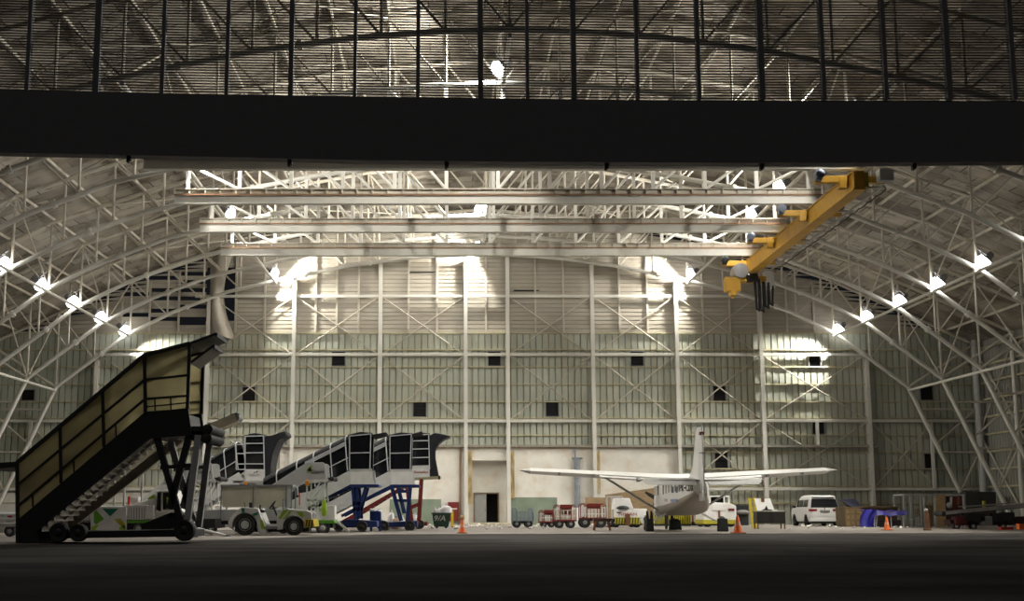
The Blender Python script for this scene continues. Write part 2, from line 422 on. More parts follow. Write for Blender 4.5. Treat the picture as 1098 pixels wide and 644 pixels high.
# ------------------------------------------------------------------ back wall
wall = bpy.data.objects.new('wall_back', None); COL.objects.link(wall); tag(wall, kind='structure'); wall.location = (0, YW, 0)
def W(px, py, Y=YW): return wp(px, py, Y)
def wall_part(name, mb, m, **k):
    mb.v = [(x, y - YW, z) for x, y, z in mb.v]
    return build(name, mb, m, wall, **k)
Z357 = W(500, 357.2)[1]
XL, XR = AX - 35.1, AX + 35.1
ML, MR = W(300, 500)[0], W(729, 500)[0]       # plastered masonry stretch
ZM = W(500, 480)[1]
def ribs(x0, x1, z0, z1, per=0.4555, y=YW, depth=0.11, gw=0.095):
    """vertical pans with a deep groove at each joint"""
    mb = MB(); pts = []; x = x0
    while x < x1 - 1e-4:
        e = min(x + per, x1)
        pts += [(x, y), (min(x + 0.15, e), y + 0.006), (max(x, e - gw), y), (e - gw * .7, y + depth), (e - gw * .15, y + depth)]
        x = e
    pts.append((x1, y))
    n = len(pts); vs = [(a, b, z0) for a, b in pts] + [(a, b, z1) for a, b in pts]
    return mb.add(vs, [(i, i + 1, n + i + 1, n + i) for i in range(n - 1)])
wall_part('wall_cladding', ribs(XL, ML, 0, Z357), CLAD, recalc=False)
wall_part('wall_cladding', ribs(ML, MR, ZM - .1, Z357), CLAD, recalc=False)
wall_part('wall_cladding', ribs(MR, XR, 0, Z357), CLAD, recalc=False)
# upper sheets laid flat, some torn away at the left
pr = random.Random(21)
def upper_strip(x0, x1, gaps):
    mb = MB(); z = Z357; y = YW + 0.02; per = 0.30; row = 0
    while True:
        z1 = z + per
        ta, tb = zup(x0 - AX) - 0.15, zup(x1 - AX) - 0.15
        if z >= max(ta, tb): break
        d = pr.uniform(0, 0.012)
        a1, b1 = min(z1, ta), min(z1, tb)
        if not any(g0 <= row <= g1 for g0, g1 in gaps):
            w = 0.065
            if a1 > z and b1 > z:
                mb.add([(x0, y + d, z + w), (x1, y + d, z + w), (x1, y + d, b1), (x0, y + d, a1), (x0, y + .05, z + w * .7), (x1, y + .05, z + w * .7), (x1, y + .05, z), (x0, y + .05, z)],
                       [(0, 1, 2, 3), (4, 5, 1, 0), (7, 6, 5, 4)])
            elif a1 > z: mb.add([(x0, y + d, z), (x1, y + d, z), (x0, y + d, a1)], [(0, 1, 2)])
            elif b1 > z: mb.add([(x0, y + d, z), (x1, y + d, z), (x1, y + d, b1)], [(0, 1, 2)])
        z = z1; row += 1
    return mb
posts = [W(px, 330)[0] for px in (70, 102, 131, 161, 192, 221, 253, 284, 314, 338.5, 361, 384.5, 407, 438, 468.5, 499, 521, 545, 574, 604, 635, 664, 694, 726, 753, 782, 816, 843, 872, 902, 932, 960, 990)]
strips = [XL] + posts + [XR]
for i, (a, b) in enumerate(zip(strips, strips[1:])):
    gaps = []
    px = 482 + (a + b) / 2 * 15.3
    if 133 < px < 160: gaps = [(4, 4), (9, 9)]
    elif 160 < px < 192: gaps = [(3, 3), (5, 5), (8, 8), (10, 10), (13, 13)]
    elif 192 < px < 221: gaps = [(2, 3), (6, 6), (8, 8), (10, 10), (12, 12), (14, 14)]
    elif 221 < px < 250: gaps = [(3, 15)]
    mb = upper_strip(a, b, gaps)
    if mb.v: wall_part('upper_cladding', mb, CLADU, recalc=False)
# thin slots where single sheets have slipped
for px, py in ((453, 292), (565, 311.5), (250, 0)):
    if py == 0: continue
    x, z = W(px, py); mb = MB(); mb.prism([(x - 1.0, z - .05), (x + .75, z - .03), (x + 1.0, z + .05), (x - .9, z + .06)], YW - 0.015, YW + 0.03); wall_part('slipped_seam', mb, VENTM)
for px in (253, 284, 338.5, 361, 384.5, 438, 468.5, 521, 574, 604, 664, 694, 753, 782, 843, 872, 192, 161, 131):
    x = W(px, 330)[0]; mb = MB(); mb.box(x - .07, x + .07, YW - .12, YW + .01, Z357, zup(x - AX) - .3); wall_part('sheeting_post', mb, STEEL)
# loose curled sheet
def curl(u, v):
    x0, z0 = W(226 + 28 * u, 358 - 92 * v)
    b = 0.9 * math.sin(math.pi * u) * (0.4 + v * .6) + 0.25 * math.sin(5 * v + 3 * u)
    return (x0 - 0.9 * math.sin(v * math.pi) * u, YW - .15 - max(0, b), z0 - 0.5 * u * (1 - v))
mb = MB(); mb.grid(curl, 10, 14); wall_part('loose_cladding_sheet', mb, CLADU, recalc=False)

# girts: main tubes and thin sheeting rails
for py, x0, x1 in ((317.5, W(210, 330)[0], W(800, 330)[0]), (380, W(102, 380)[0], W(932, 380)[0]), (451, XL, XR), (524, MR, XR), (524, XL, ML)):
    z = W(500, py, YW - .35)[1]; mb = MB(); mb.beam((x0, YW - .35, z), (x1, YW - .35, z), 0.16, 0.20); wall_part('main_girt', mb, STEELW, bevel=0.03)
for py in (357.2, 375, 393.5, 412, 430.5, 448, 466.5, 484.5, 502.5, 521, 539):
    z = W(500, py)[1]
    segs = [(XL, XR)] if py < 481 else [(XL, ML), (MR, XR)]
    for a, b in segs:
        mb = MB(); mb.beam((a, YW - .09, z), (b, YW - .09, z), 0.16, 0.09); wall_part('sheeting_rail', mb, GIRT)
# ledge at the head of the masonry
z = W(500, 478.5)[1]
mb = MB(); mb.box(W(180, 478)[0], W(940, 478)[0], YW - .55, YW - .05, z - .06, z + .10); wall_part('ledge_beam', mb, mat('weathered grey steel', (0.30, 0.28, 0.24), 0.6, var=0.2, dirt=(0.2, 0.13, 0.06), dirt_amt=0.6))
# columns
COLS = [(102, 437), (221, 437), (313.7, 437), (407, 437), (499.5, 437), (545, 437), (636.8, 437), (727.5, 437), (818.3, 437), (931.5, 437)]
CX = [W(a, b, YW - .45)[0] for a, b in COLS]
for x in CX:
    zt = zlow(x - AX) - .05; w = 0.13
    mb = MB()
    mb.box(x - w, x + w, YW - .62, YW - .57, 0, zt); mb.box(x - w, x + w, YW - .17, YW - .12, 0, zt); mb.box(x - .03, x + .03, YW - .57, YW - .17, 0, zt)
    wall_part('wall_column', mb, STEELW)
for px, y0, y1 in ((33, 451, 524), (998, 451, 524), (876, 452, 479)):
    x, zt = W(px, y0, YW - .4); zb = W(px, y1, YW - .4)[1]; mb = MB(); mb.box(x - .1, x + .1, YW - .5, YW - .3, zb, zt); wall_part('wall_strut', mb, STEELW)
# bracing in the wall
def xbrace(xa, xb, ya, yb, r=0.048):
    za, zb = W(500, ya, YW - .3)[1], W(500, yb, YW - .3)[1]
    for a, b in ((xa, xb), (xb, xa)):
        mb = MB(); mb.tube((a, YW - .30, za), (b, YW - .30, zb), r, n=6); wall_part('wall_brace', mb, STEEL)
for i in range(len(CX) - 1):
    if i == 4: continue
    a, b = CX[i] + .2, CX[i + 1] - .2
    if i in (1, 2, 3, 5, 6, 7): xbrace(a, b, 319, 379)
    xbrace(a, b, 382, 449)
    if i in (0, 1, 7, 8): xbrace(a, b, 453, 522)
xbrace(CX[-1] + .2, W(998, 451)[0], 453, 522); xbrace(W(33, 451)[0], CX[0] - .2, 453, 522)

# plastered masonry with a door recess
MY = YW - 0.16
DX0, DX1 = W(502.5, 520)[0], W(543.5, 520)[0]; ZL = W(520, 493.5)[1]
dx0, dx1 = W(509, 545, YW + .9)[0], W(534, 545, YW + .9)[0]; zd = W(520, 529, YW + .9)[1]
for nm, a, b, z0, z1, y0, y1 in (('masonry', ML, DX0, 0, ZM, MY, YW + 1.2), ('masonry', DX1, MR, 0, ZM, MY, YW + 1.2), ('door_lintel', DX0, DX1, ZL, ZM, MY, YW + 1.2),
                                 ('recess_wall', DX0, dx0, 0, ZL, YW + .9, YW + 1.2), ('recess_wall', dx1, DX1, 0, ZL, YW + .9, YW + 1.2), ('recess_wall', dx0, dx1, zd, ZL, YW + .9, YW + 1.2)):
    mb = MB(); mb.box(a, b, y0, y1, z0, z1); wall_part(nm, mb, MASON)
mb = MB(); mb.box(XL, ML, MY + .02, YW - .03, 0, W(100, 528)[1]); wall_part('masonry', mb, MASON)
mb = MB(); mb.box(ML, MR, MY - .05, MY + .1, ZM - .02, ZM + .12); wall_part('masonry_cap', mb, RUSTY)
d1 = MB(); xm = (dx0 + dx1) / 2
d1.box(dx0 - .08, dx0, YW + .82, YW + 1.2, 0, zd + .08); d1.box(dx1, dx1 + .08, YW + .82, YW + 1.2, 0, zd + .08); d1.box(dx0, dx1, YW + .82, YW + 1.2, zd, zd + .08)
door = tag(build('door_1', d1, mat('brown door frame', (0.25, 0.19, 0.12), 0.6)), kind='structure')
mb = MB(); mb.box(dx0 + .01, xm, YW + .95, YW + 1.0, 0.02, zd - .01); build('door_leaf', mb, GREY, door, bevel=.01)
mb = MB(); mb.box(dx0, dx1, YW + 2.2, YW + 2.3, 0, zd + .3); mb.box(dx0, dx1, YW + 1.2, YW + 2.2, zd + .1, zd + .2); build('dark_passage', mb, VENTM, door)
mb = MB(); mb.box(xm - .12, xm - .06, YW + .90, YW + .95, .95, 1.1); build('door_handle', mb, MGREY, door)
mb = MB(); mb.box(DX0 - .1, DX1 + .15, 90.6, YW + .9, 0, 0.14); tag(build('trim_1', mb, mat('stained concrete step', (0.5, 0.44, 0.32), 0.8, var=.2), bevel=.02), kind='structure')
# rust stained pilasters, painted panels, duct
for px, y0, y1 in ((503.5, 482, 540), (548.5, 482, 534), (640, 482, 529)):
    x, z1 = W(px, y0); z0 = W(px, y1)[1]; mb = MB(); mb.box(x - .17, x + .17, MY - .22, MY, z0, z1 - .1); wall_part('rusted_flange', mb, RUSTY)
for a, b, y0 in ((543.5, 597, 533), (418, 473, 535)):
    x0, z = W(a, y0); x1 = W(b, y0)[0]; mb = MB(); mb.box(x0, x1, MY - .04, MY, 0, z); wall_part('painted_panel', mb, DADO)
x, z1 = W(618, 492); mb = MB(); mb.tube((x, MY - .22, 0.1), (x, MY - .22, z1), 0.21, n=14); mb.tube((x - .35, MY - .2, z1 + .05), (x + .4, MY - .2, z1 + .05), .06)
mb.tube((x - .1, MY - .2, z1), (x - .1, MY - .2, ZM), .06); wall_part('wall_duct', mb, GRAVP)
x = W(493.5, 520)[0]; mb = MB(); mb.tube((x, MY - .12, .1), (x, MY - .12, ZM), .07); wall_part('drain_pipe', mb, mat('rusty pipe', (.3, .17, .1), .7))

# square louvred openings in the sheeting
VENTS = [(267, 422.5, 13, 15), (363, 384.5, 13.5, 15), (450, 438.5, 13.5, 16), (530, 384.5, 13, 15), (592, 438, 13.5, 16), (683, 384.5, 13.5, 15), (771, 422, 13.5, 16), (873, 387, 12, 11),
         (877, 458.5, 13, 13), (773, 493, 14, 17), (993, 421, 14, 15), (997, 495, 13, 17), (30.5, 423.5, 13, 11)]
for i, (px, py, w, h) in enumerate(VENTS):
    x0, z1 = W(px - w / 2, py - h / 2); x1, z0 = W(px + w / 2, py + h / 2)
    mb = MB(); e = .05
    for a, b, c, d in ((x0 - e, x1 + e, z0 - e, z0), (x0 - e, x1 + e, z1, z1 + e), (x0 - e, x0, z0, z1), (x1, x1 + e, z0, z1)): mb.box(a, b, YW - .16, YW + .02, c, d)
    o = tag(build('window_%d' % (i + 1), mb, MGREY), kind='structure')
    mb = MB(); mb.box(x0, x1, YW - .03, YW - .01, z0, z1)
    for k in range(5):
        zz = z0 + (z1 - z0) * (k + .5) / 5; mb.beam((x0, YW - .08, zz), (x1, YW - .08, zz), .09, .015)
    build('louvre_blades', mb, VENTM, o)

# ------------------------------------------------------------------ side walls
for side, X, s in (('left', XL - .1, 1), ('right', XR + .1, -1)):
    w = bpy.data.objects.new('wall_' + side, None); COL.objects.link(w); tag(w, kind='structure')
    mb = MB(); y = YF + 3
    pts = []
    while y < 93:
        pts += [(X, y), (X, y + .38), (X - s * .05, y + .40), (X - s * .05, y + .455)]; y += .4555
    n = len(pts); mb.add([(a, b, 0) for a, b in pts] + [(a, b, 12.75) for a, b in pts], [(i, i + 1, n + i + 1, n + i) for i in range(n - 1)])
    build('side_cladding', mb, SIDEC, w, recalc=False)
    for k in range(10):
        z = 1.4 + 1.2 * k; mb = MB(); mb.beam((X + s * .09, YF + 3, z), (X + s * .09, 93, z), .16, .12); build('sheeting_rail', mb, GIRT, w)
    for k in range(6):
        for a, b in ((0.5, 6.2), (6.2, 0.5), (6.4, 12.2), (12.2, 6.4)):
            mb = MB(); mb.tube((X + s * .22, TY[k], a), (X + s * .22, TY[k + 1], b), .055, n=6); build('wall_brace', mb, STEEL, w)
# rain pipe in the right corner
X, zt = wp(1048, 425, 91.5); zb = wp(1055, 531, 91.5)[1]
mb = MB(); mb.path([(X, 91.4, zt + 4), (X, 91.4, zb + .25), (X + .25, 91.4, zb), (X + .5, 91.4, zb)], .22, 12)
tag(build('trim_2', mb, GREY), kind='structure')

# ------------------------------------------------------------------ front wall: dark header and louvred gable
HT = [(-560, 82), (0, 96), (180, 101), (366, 103.7), (549, 106.5), (732, 108.5), (1098, 109.2), (1690, 108)]
HB = [(1690, 170), (1098, 173.2), (900, 174.7), (732, 174.3), (549, 173.3), (370, 171.4), (300, 169.6), (130, 166), (0, 163.5), (-560, 150)]
fw = T('wall_front', None, None, 0, YF, 0, None, 'structure')
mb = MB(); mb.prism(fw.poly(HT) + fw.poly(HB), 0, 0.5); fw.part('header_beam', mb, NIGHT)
for px, py in ((137, 166), (310, 170), (479, 172.6), (651, 174), (818, 174.4), (982, 174)):
    x, z = fw.xz(px, py); mb = MB(); mb.box(x - .07, x + .07, .1, .3, z - .16, z + .02); mb.box(x - .07, x + .02, .1, .3, z - .22, z - .16); fw.part('header_bracket', mb, DARK)
MUL = [(-560, 4)] + [(-42 - 69 * k, 4) for k in range(7, 0, -1)] + [(-42, 4), (27, 4), (101, 6.5), (172.5, 4), (242, 4), (311, 5), (380, 3.5), (448, 4), (515.5, 5.5), (566, 3.5), (616, 5.5), (684.5, 3.5), (750.5, 4), (818.5, 6), (885, 4), (952, 4), (1020, 5.5), (1090, 4.5)] + [(1158 + 68 * k, 4) for k in range(8)] + [(1690, 4)]
def hz(px):
    for (a, b), (c, d) in zip(HT, HT[1:]):
        if a <= px <= c: return b + (d - b) * (px - a) / (c - a)
    return HT[0][1]
mx = []
for px, w in MUL:
    # mullions converge very slightly upwards in the photograph, so they stand vertical
    x, zb = fw.xz(px, 104); hw = w / 2 / 1400 * YF * 1.04
    mb = MB(); mb.box(x - hw, x + hw, .05, .35, zb - .05, max(zb + .1, zup(x - AX) + .25)); fw.part('mullion', mb, NIGHT); mx.append(x)
pitch = 0.099
for i in range(len(MUL) - 1):
    a, b = mx[i], mx[i + 1]; za, zb = fw.xz(MUL[i][0], hz(MUL[i][0]))[1], fw.xz(MUL[i + 1][0], hz(MUL[i + 1][0]))[1]
    mb = MB(); R = random.Random(i)
    ztop = min(zup(a - AX), zup(b - AX)) + .3
    for k in range(90):
        if max(za, zb) + pitch * (k + .8) > ztop: break
        j = R.uniform(-.006, .006)
        z0, z1 = za + pitch * (k + .6) + j, zb + pitch * (k + .6) + j
        h = .045
        mb.add([(a, .16, z0 - h / 2), (b, .16, z1 - h / 2), (b, .16, z1 + h / 2), (a, .16, z0 + h / 2), (a, .172, z0 - h / 2), (b, .172, z1 - h / 2), (b, .172, z1 + h / 2), (a, .172, z0 + h / 2)],
               [(0, 1, 2, 3), (7, 6, 5, 4), (0, 4, 5, 1), (3, 2, 6, 7)])
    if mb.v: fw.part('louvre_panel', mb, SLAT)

# ------------------------------------------------------------------ floodlights
LAMP_W = 7600.0
def lamp_proto():
    t = T('floodlight', 'x', 'floodlight', 0, 0, 0, 'floodlights under the roof')
    # root = lamp centre; the reflector looks along +x and down
    mb = MB(); mb.lathe([(0.10, -.42), (0.16, -.36), (0.20, -.12), (0.36, 0.0), (0.38, 0.02), (0.33, 0.02)], (0, 0, 0), 'x', 20)
    t.part('reflector_housing', mb, MGREY)
    mb = MB(); mb.lathe([(0.30, 0.02), (0.36, .10), (0.40, .22), (0.36, .36), (0.25, .47), (0.10, .53), (0.02, .54)], (0, 0, 0), 'x', 18); t.part('lens', mb, LENS)
    mb = MB(); mb.path([(-.1, -.3, 0), (-.1, -.42, .1), (-.1, -.42, .5), (-.1, .42, .5), (-.1, .42, .1), (-.1, .3, 0)], .03, 6); mb.tube((-.1, 0, .5), (-.1, 0, .75), .04)
    t.part('yoke', mb, MGREY)
    return t
lp = lamp_proto(); first = [True]
def lamp(xrel, k, tilt, label, dz=0.0, power=1.0, half=47, blend=.4):
    s = -1 if xrel > 0 else 1
    if abs(xrel) < 1: s = -1
    x = AX + xrel; z = zlow(xrel) + 0.62 + dz
    Y = TY[k] - 0.45
    r = lp.root if first[0] else dup(lp.root, (0, 0, 0))
    first[0] = False
    r.location = (x, Y, z); r['label'] = label
    # local +x -> inward and down
    ax = Vector((s * math.cos(tilt), 0.14 if k == 0 else (0.0 if k < 3 else 0.30), -math.sin(tilt))).normalized()
    up = Vector((0, 0, 1)); yv = up.cross(ax).normalized(); zv = ax.cross(yv)
    M = Matrix((ax, yv, zv)).transposed().to_4x4()
    r.rotation_euler = M.to_euler()
    ld = bpy.data.lights.new('flood_light', 'SPOT'); ld.spot_size = math.radians(2 * half); ld.spot_blend = blend; ld.shadow_soft_size = 0.22; ld.energy = LAMP_W * power; ld.color = (1.0, 0.97, 0.89)
    lo = bpy.data.objects.new('flood_light', ld); COL.objects.link(lo)
    lo.location = Vector((x, Y, z)) + ax * 0.60
    lo.rotation_euler = ax.to_track_quat('-Z', 'Y').to_euler()
    lo.visible_camera = False if 0 else True
RK = ['on the truss at the back wall', 'on the second truss from the back', 'on the third truss from the back', 'on the fourth truss from the back', 'on the fifth truss from the back', 'on the sixth truss from the back', 'on the seventh truss from the back']
for k in range(7):
    lamp(25.4, k, .80, 'lit floodlight low on the right roof slope, ' + RK[k])
    lamp(-25.5, k, .80, 'lit floodlight low on the left roof slope, ' + RK[k], power=.65)
for k in (0, 3, 4, 6):
    lamp(15.1, k, .50, 'lit floodlight high on the crane side, ' + RK[k], half=78, blend=.25, power=.5 if k == 0 else .75)
for k in (0, 3, 5):
    lamp(-15.0, k, .50, 'lit floodlight high on the left roof slope, ' + RK[k], half=78, blend=.25, power=.5 if k == 0 else .75)
for k in (0, 2, 6):
    lamp(0.0, k, .6, 'lit floodlight at the crown of the roof, ' + RK[k], half=85, blend=.2, power=.55 if k == 0 else .85)

# ------------------------------------------------------------------ crane runway beams and yellow bridge crane
BY = [72.95, 66.6, 60.25, 53.9]
ZB = 15.28
BW = ['rearmost of the four under the roof', 'second from the rear of four', 'third from the rear of four', 'nearest the dark front header']
def runway():
    t = T('crane_runway_beam', 'long white steel crane runway beam, ' + BW[0], 'crane beam', AX, BY[0], ZB, 'crane runway beams')
    mb = MB(); L = 15.3
    mb.box(-L, L, -.18, .18, 0, .05); mb.box(-L, L, -.10, .10, .05, .38); mb.box(-L, L, -.17, .17, .38, .43)
    t.part('lower_beam', mb, STEELW)
    mb = MB(); mb.box(-L, L, -.16, .16, .70, .74); mb.box(-L, L, -.02, .02, .43, .70)
    x = -L
    while x <= L: mb.box(x - .03, x + .03, -.15, .15, .43, .70); x += .72
    t.part('ribbed_upper_beam', mb, STEEL)
    mb = MB(); mb.box(-L, L, -.20, -.17, .40, .47); t.part('conductor_rail', mb, mat('rust brown rail', (.28, .15, .08), .7))
    for s in (-1, 1):
        for i, x in enumerate(NX[:7]):
            if x == 0 and s < 0: continue
            xx = min(x, 15.1)
            mb = MB(); mb.beam((s * xx, 0, .72), (s * xx, 0, zlow(x) - ZB), .17, .17); t.part('hanger_post', mb, STEELW)
            if i < 6:
                b = NX[i + 1]
                mb = MB(); mb.tube((s * x, 0, .72), (s * b, 0, zlow(b) - ZB), .075, n=7); t.part('hanger_diagonal', mb, STEELW)
    return t
rb = runway()
for k in range(1, 4): dup(rb.root, (AX, BY[k], ZB), label='long white steel crane runway beam, ' + BW[k])

cx = 17.1
t = T('bridge_crane', 'yellow overhead bridge crane parked at the right ends of the white runway beams', 'crane', cx, BY[3], ZB - 1.25)
Lc = BY[0] - BY[3]
mb = MB(); mb.box(-.22, .22, -.9, Lc + .9, .2, .95); mb.box(-.28, .28, -.9, Lc + .9, .17, .23); mb.box(-.28, .28, -.9, Lc + .9, .92, .97)
t.part('bridge_girder', mb, CRANEY, bevel=.015)
for i, y in enumerate([0, BY[2] - BY[3], BY[1] - BY[3], Lc]):
    mb = MB(); mb.box(-1.6, 1.4, y - .16, y + .16, .66, .95); mb.box(-.62, -.3, y - .2, y + .2, .42, .95); o = t.part('end_truck', mb, CRANEY, bevel=.02)
    for x in (-1.5, 1.3):
        mw = MB(); mw.lathe([(.05, -.08), (.17, -.08), (.17, .08), (.05, .08)], (x, y - .3, 1.05), 'y', 14); build('truck_wheel', mw, MGREY, o)
    mb = MB(); mb.lathe([(.10, -.3), (.19, -.26), (.19, .2), (.12, .26)], (-1.5, y - .3, .95), 'y', 14); mb.box(-1.65, -1.4, y - .45, y - .1, .72, .85)
    t.part('drive_motor', mb, BLUEGREY if i < 3 else DARK)
mb = MB(); mb.box(.05, .45, -.7, -.25, .35, .95); t.part('junction_box', mb, OLIVEY)
# hoist near the far end
hy = Lc - .4
mb = MB(); mb.box(-.9, .7, hy - .35, hy + .35, -.35, -.05); mb.box(-1.6, -.75, hy - .4, hy + .3, -.9, -.1); t.part('hoist_trolley', mb, CRANEY, bevel=.03)
mb = MB(); mb.lathe([(.1, -.6), (.42, -.55), (.42, .5), (.1, .55)], (-.75, hy, .25), 'y', 16); t.part('hoist_drum', mb, MGREY)
mb = MB(); mb.box(.62, 1.15, hy - .3, hy + .3, -.75, .25); t.part('control_cabinet', mb, OFFW, bevel=.03)
mb = MB(); mb.lathe([(.05, -.35), (.26, -.3), (.26, .3), (.05, .35)], (-.1, hy - .3, -.15), 'x', 14); t.part('hoist_motor', mb, DARK)
for i, (x, z0, z1) in enumerate(((.05, -.2, -1.9), (.28, -.2, -1.95), (.55, -.4, -1.75), (.8, -.6, -1.6))):
    mb = MB(); mb.path([(x, hy - .3, z0), (x + .05, hy - .35, z1), (x + .2, hy - .3, z1 - .1), (x + .26, hy - .25, z0)], .085, 8); t.part('cable_loop', mb, BLACK)
mb = MB(); mb.box(-1.35, -1.05, hy - .5, hy + .1, -1.15, -.9); mb.tube((-1.2, hy - .2, -.9), (-1.2, hy - .2, -1.3), .08); t.part('hook_block', mb, CRANEY)
# festoon track on the right flank
mb = MB(); mb.box(.95, 1.02, -.9, Lc, .28, .36); t.part('festoon_track', mb, GREY)
for k in range(9):
    y = -.4 + k * Lc / 8.6; mb = MB(); mb.box(.22, 1.25, y - .07, y + .07, .34, .42); o = t.part('festoon_bracket', mb, STEEL)
mb = MB(); pts = []
for k in range(65):
    y = -.6 + (Lc + .5) * k / 64; pts.append((1.18, y, .26 - .05 * abs(math.sin(k * math.pi / 4))))
mb.path(pts, .03, 6); t.part('festoon_cable', mb, BLACK)
mb = MB(); mb.box(.9, 1.5, -.8, -.3, .6, 1.1); t.part('control_cabinet', mb, OFFW, bevel=.03)

# ================================================================== THINGS ON THE FLOOR
# ------------------------------------------------------------------ big dark boarding stairs in front
Y0 = 41.3
t = T('boarding_stairs', 'big dark covered boarding stairs with yellowed canopy panels, outside under the header', 'boarding stairs', at(120, Y0), Y0)
WD = 2.35
P = t.poly
def slab(name, pts, y0, y1, m, parent=None, bevel=0.0, th=None):
    mb = MB(); mb.prism(P(pts), y0, y1); return t.part(name, mb, m, parent, bevel=bevel)
slab('side_body', [(19, 557), (156, 441), (201.5, 437.5), (206, 466), (161, 470), (39, 569), (42, 582), (19, 582)], 0, .12, DARK)
slab('side_body', [(19, 557), (156, 441), (201.5, 437.5), (206, 466), (158, 458), (40, 561), (42, 582), (19, 582)], WD - .12, WD, DARK)
mb = MB(); mb.prism(P([(19, 560), (42, 566), (42, 581), (19, 581)]), .12, WD - .12); t.part('foot_box', mb, DARK)
mb = MB(); mb.prism(P([(157, 446), (200, 443), (204, 466), (161, 469)]), .12, WD - .12); t.part('landing', mb, DARK)
# steps, seen from below
ns = 18
for i in range(ns):
    a = (i + .5) / ns
    px, py = 44 + (160 - 44) * a, 567 - (561 - 459) * a
    x, z = t.xz(px, py); dx = (160 - 44) / ns / F * Y0; dz = (561 - 459) / ns / F * Y0
    mb = MB(); mb.box(x - dx * .55, x + dx * .6, .12, WD - .12, z, z + .03); mb.box(x - dx * .55, x - dx * .48, .12, WD - .12, z - dz, z)
    t.part('step', mb, STEPM)
mb = MB(); a, b = t.q(44, 568, 0), t.q(160, 467, 0); mb.beam((a[0], WD * .52, a[2]), (b[0], WD * .52, b[2]), .05, .08); t.part('centre_stringer', mb, STEPM)
a, b = t.q(30, 580, 0), t.q(186, 458, 0); mb = MB(); mb.beam((a[0], WD + .12, a[2] + .02), (b[0], WD + .12, b[2] + .02), .14, .30); t.part('far_stringer', mb, mat('brownish stringer', (.34, .29, .22), .5, var=.1))
# canopy side panels and frame
for y in (0.03, WD - .03):
    mb = MB()
    pts = P([(19, 496), (155, 381), (203.3, 368.8), (201.3, 437.5), (156, 441), (19, 557)])
    mb.prism(pts, y - .012, y + .012); t.part('canopy_panel', mb, CANOPY)
    yy = y - .03 if y < 1 else y + .03
    def bar(a, b, r=.035, nm='canopy_rail'):
        A, B = t.xz(*a), t.xz(*b); mb = MB(); mb.beam((A[0], yy, A[1]), (B[0], yy, B[1]), r * 2, r * 2); t.part(nm, mb, DARK)
    bar((18.5, 495.5), (19, 582), .05, 'canopy_post'); bar((64.5, 457), (65.5, 518), .045, 'canopy_post'); bar((110, 418), (111.5, 479), .045, 'canopy_post')
    bar((155, 380.5), (156, 442), .05, 'canopy_post'); bar((203.5, 368), (201, 438), .05, 'canopy_post')
    bar((18.5, 495.5), (155, 380.5), .06, 'roof_rail'); bar((155, 380.5), (203.5, 368), .06, 'roof_rail')
    bar((18.5, 520), (155, 407)); bar((155, 407), (202.5, 402)); bar((18.5, 543), (155.5, 427.6)); bar((155.5, 427.6), (202, 424))
    bar((35, 531), (35.3, 543), .025); bar((79, 494), (79.5, 506), .02); bar((124, 455), (124.5, 468), .02); bar((166, 427), (166.3, 440), .02); bar((183, 425), (183.3, 439), .02)
    bar((155.5, 436), (202, 431.5), .02)
mb = MB(); mb.prism(P([(18.5, 495.5), (155, 380.5), (203.5, 368), (203.5, 366.8), (154.6, 379), (18.2, 494)]), 0, WD); t.part('canopy_roof', mb, mat('dark roof sheet', (.06, .058, .05), .6))
# roof hood projecting past the landing
RIBS = mat('pale ribbed hood sheet', (0.36, 0.34, 0.28), 0.5, var=.1)
def hood(pts, y0, y1):
    mb = MB(); (ax, az), (bx, bz) = P(pts); nrib = 12
    mb.prism([(ax, az), (bx, bz), (bx, bz + .04), (ax, az + .04)], y0, y1)
    for k in range(nrib):
        y = y0 + (y1 - y0) * (k + .3) / nrib; mb.beam((ax, y, az - .03), (bx, y, bz - .03), .09, .05)
    o = t.part('hood_sheet', mb, RIBS)
    mb = MB(); mb.beam((bx, y0, bz - .03), (bx, y1, bz - .03), .06, .12); mb.beam((ax, y0, az), (bx, y0, bz), .05, .08); build('hood_edge', mb, DARK, o)
hood([(203.5, 368), (232, 357.6)], 0, 1.9); hood([(203.3, 388), (228.5, 369.5)], .15, 1.7)
# bumper rolls at the landing edge
for px, py in ((222, 460), (221, 469.5)):
    x, z = t.xz(px, py); mb = MB(); mb.lathe([(.05, 0), (.17, .05), (.17, WD - .05), (.05, WD)], (x, 0, z), 'y', 12); mb.box(x - .55, x, .1, WD - .1, z - .05, z + .1); t.part('bumper_roll', mb, BLACK)
# lift legs; lamplight on the far ones is put into their paler grey
for y, m in ((.05, DARK), (WD - .3, MGREY)):
    for a, b in (((167, 468), (193.5, 560)), ((202, 467), (181, 545)), ((212, 466), (199, 566))):
        A, B = t.xz(*a), t.xz(*b); mb = MB(); mb.beam((A[0], y + .1, A[1]), (B[0], y + .1, B[1]), .2, .2); t.part('lift_leg', mb, m if y < 1 and b[0] != 199 else GREY)
    A, B = t.xz(171, 501), t.xz(207, 498); mb = MB(); mb.beam((A[0], y + .1, A[1]), (B[0], y + .1, B[1]), .12, .12); t.part('leg_brace', mb, m)
mb = MB(); mb.prism(P([(20, 570), (206, 568), (206, 575), (20, 578)]), .25, WD - .25); t.part('chassis', mb, DARK)
mb = MB(); mb.prism(P([(150, 562), (182, 549), (196, 552), (203, 566), (150, 567)]), .2, 1.2); t.part('drive_housing', mb, DARK)
wheel(t, 62, 570.5, 10.3, 0.0, .35, rim=DARK); wheel(t, 83, 571, 9.5, 0.05, .35, rim=DARK); wheel(t, 197, 568.2, 11.5, -.05, .38, rim=DARK)
wheel(t, 62, 570.5, 10, WD - .35, .35, rim=DARK); wheel(t, 197, 568.2, 11.3, WD - .35, .38, rim=DARK)
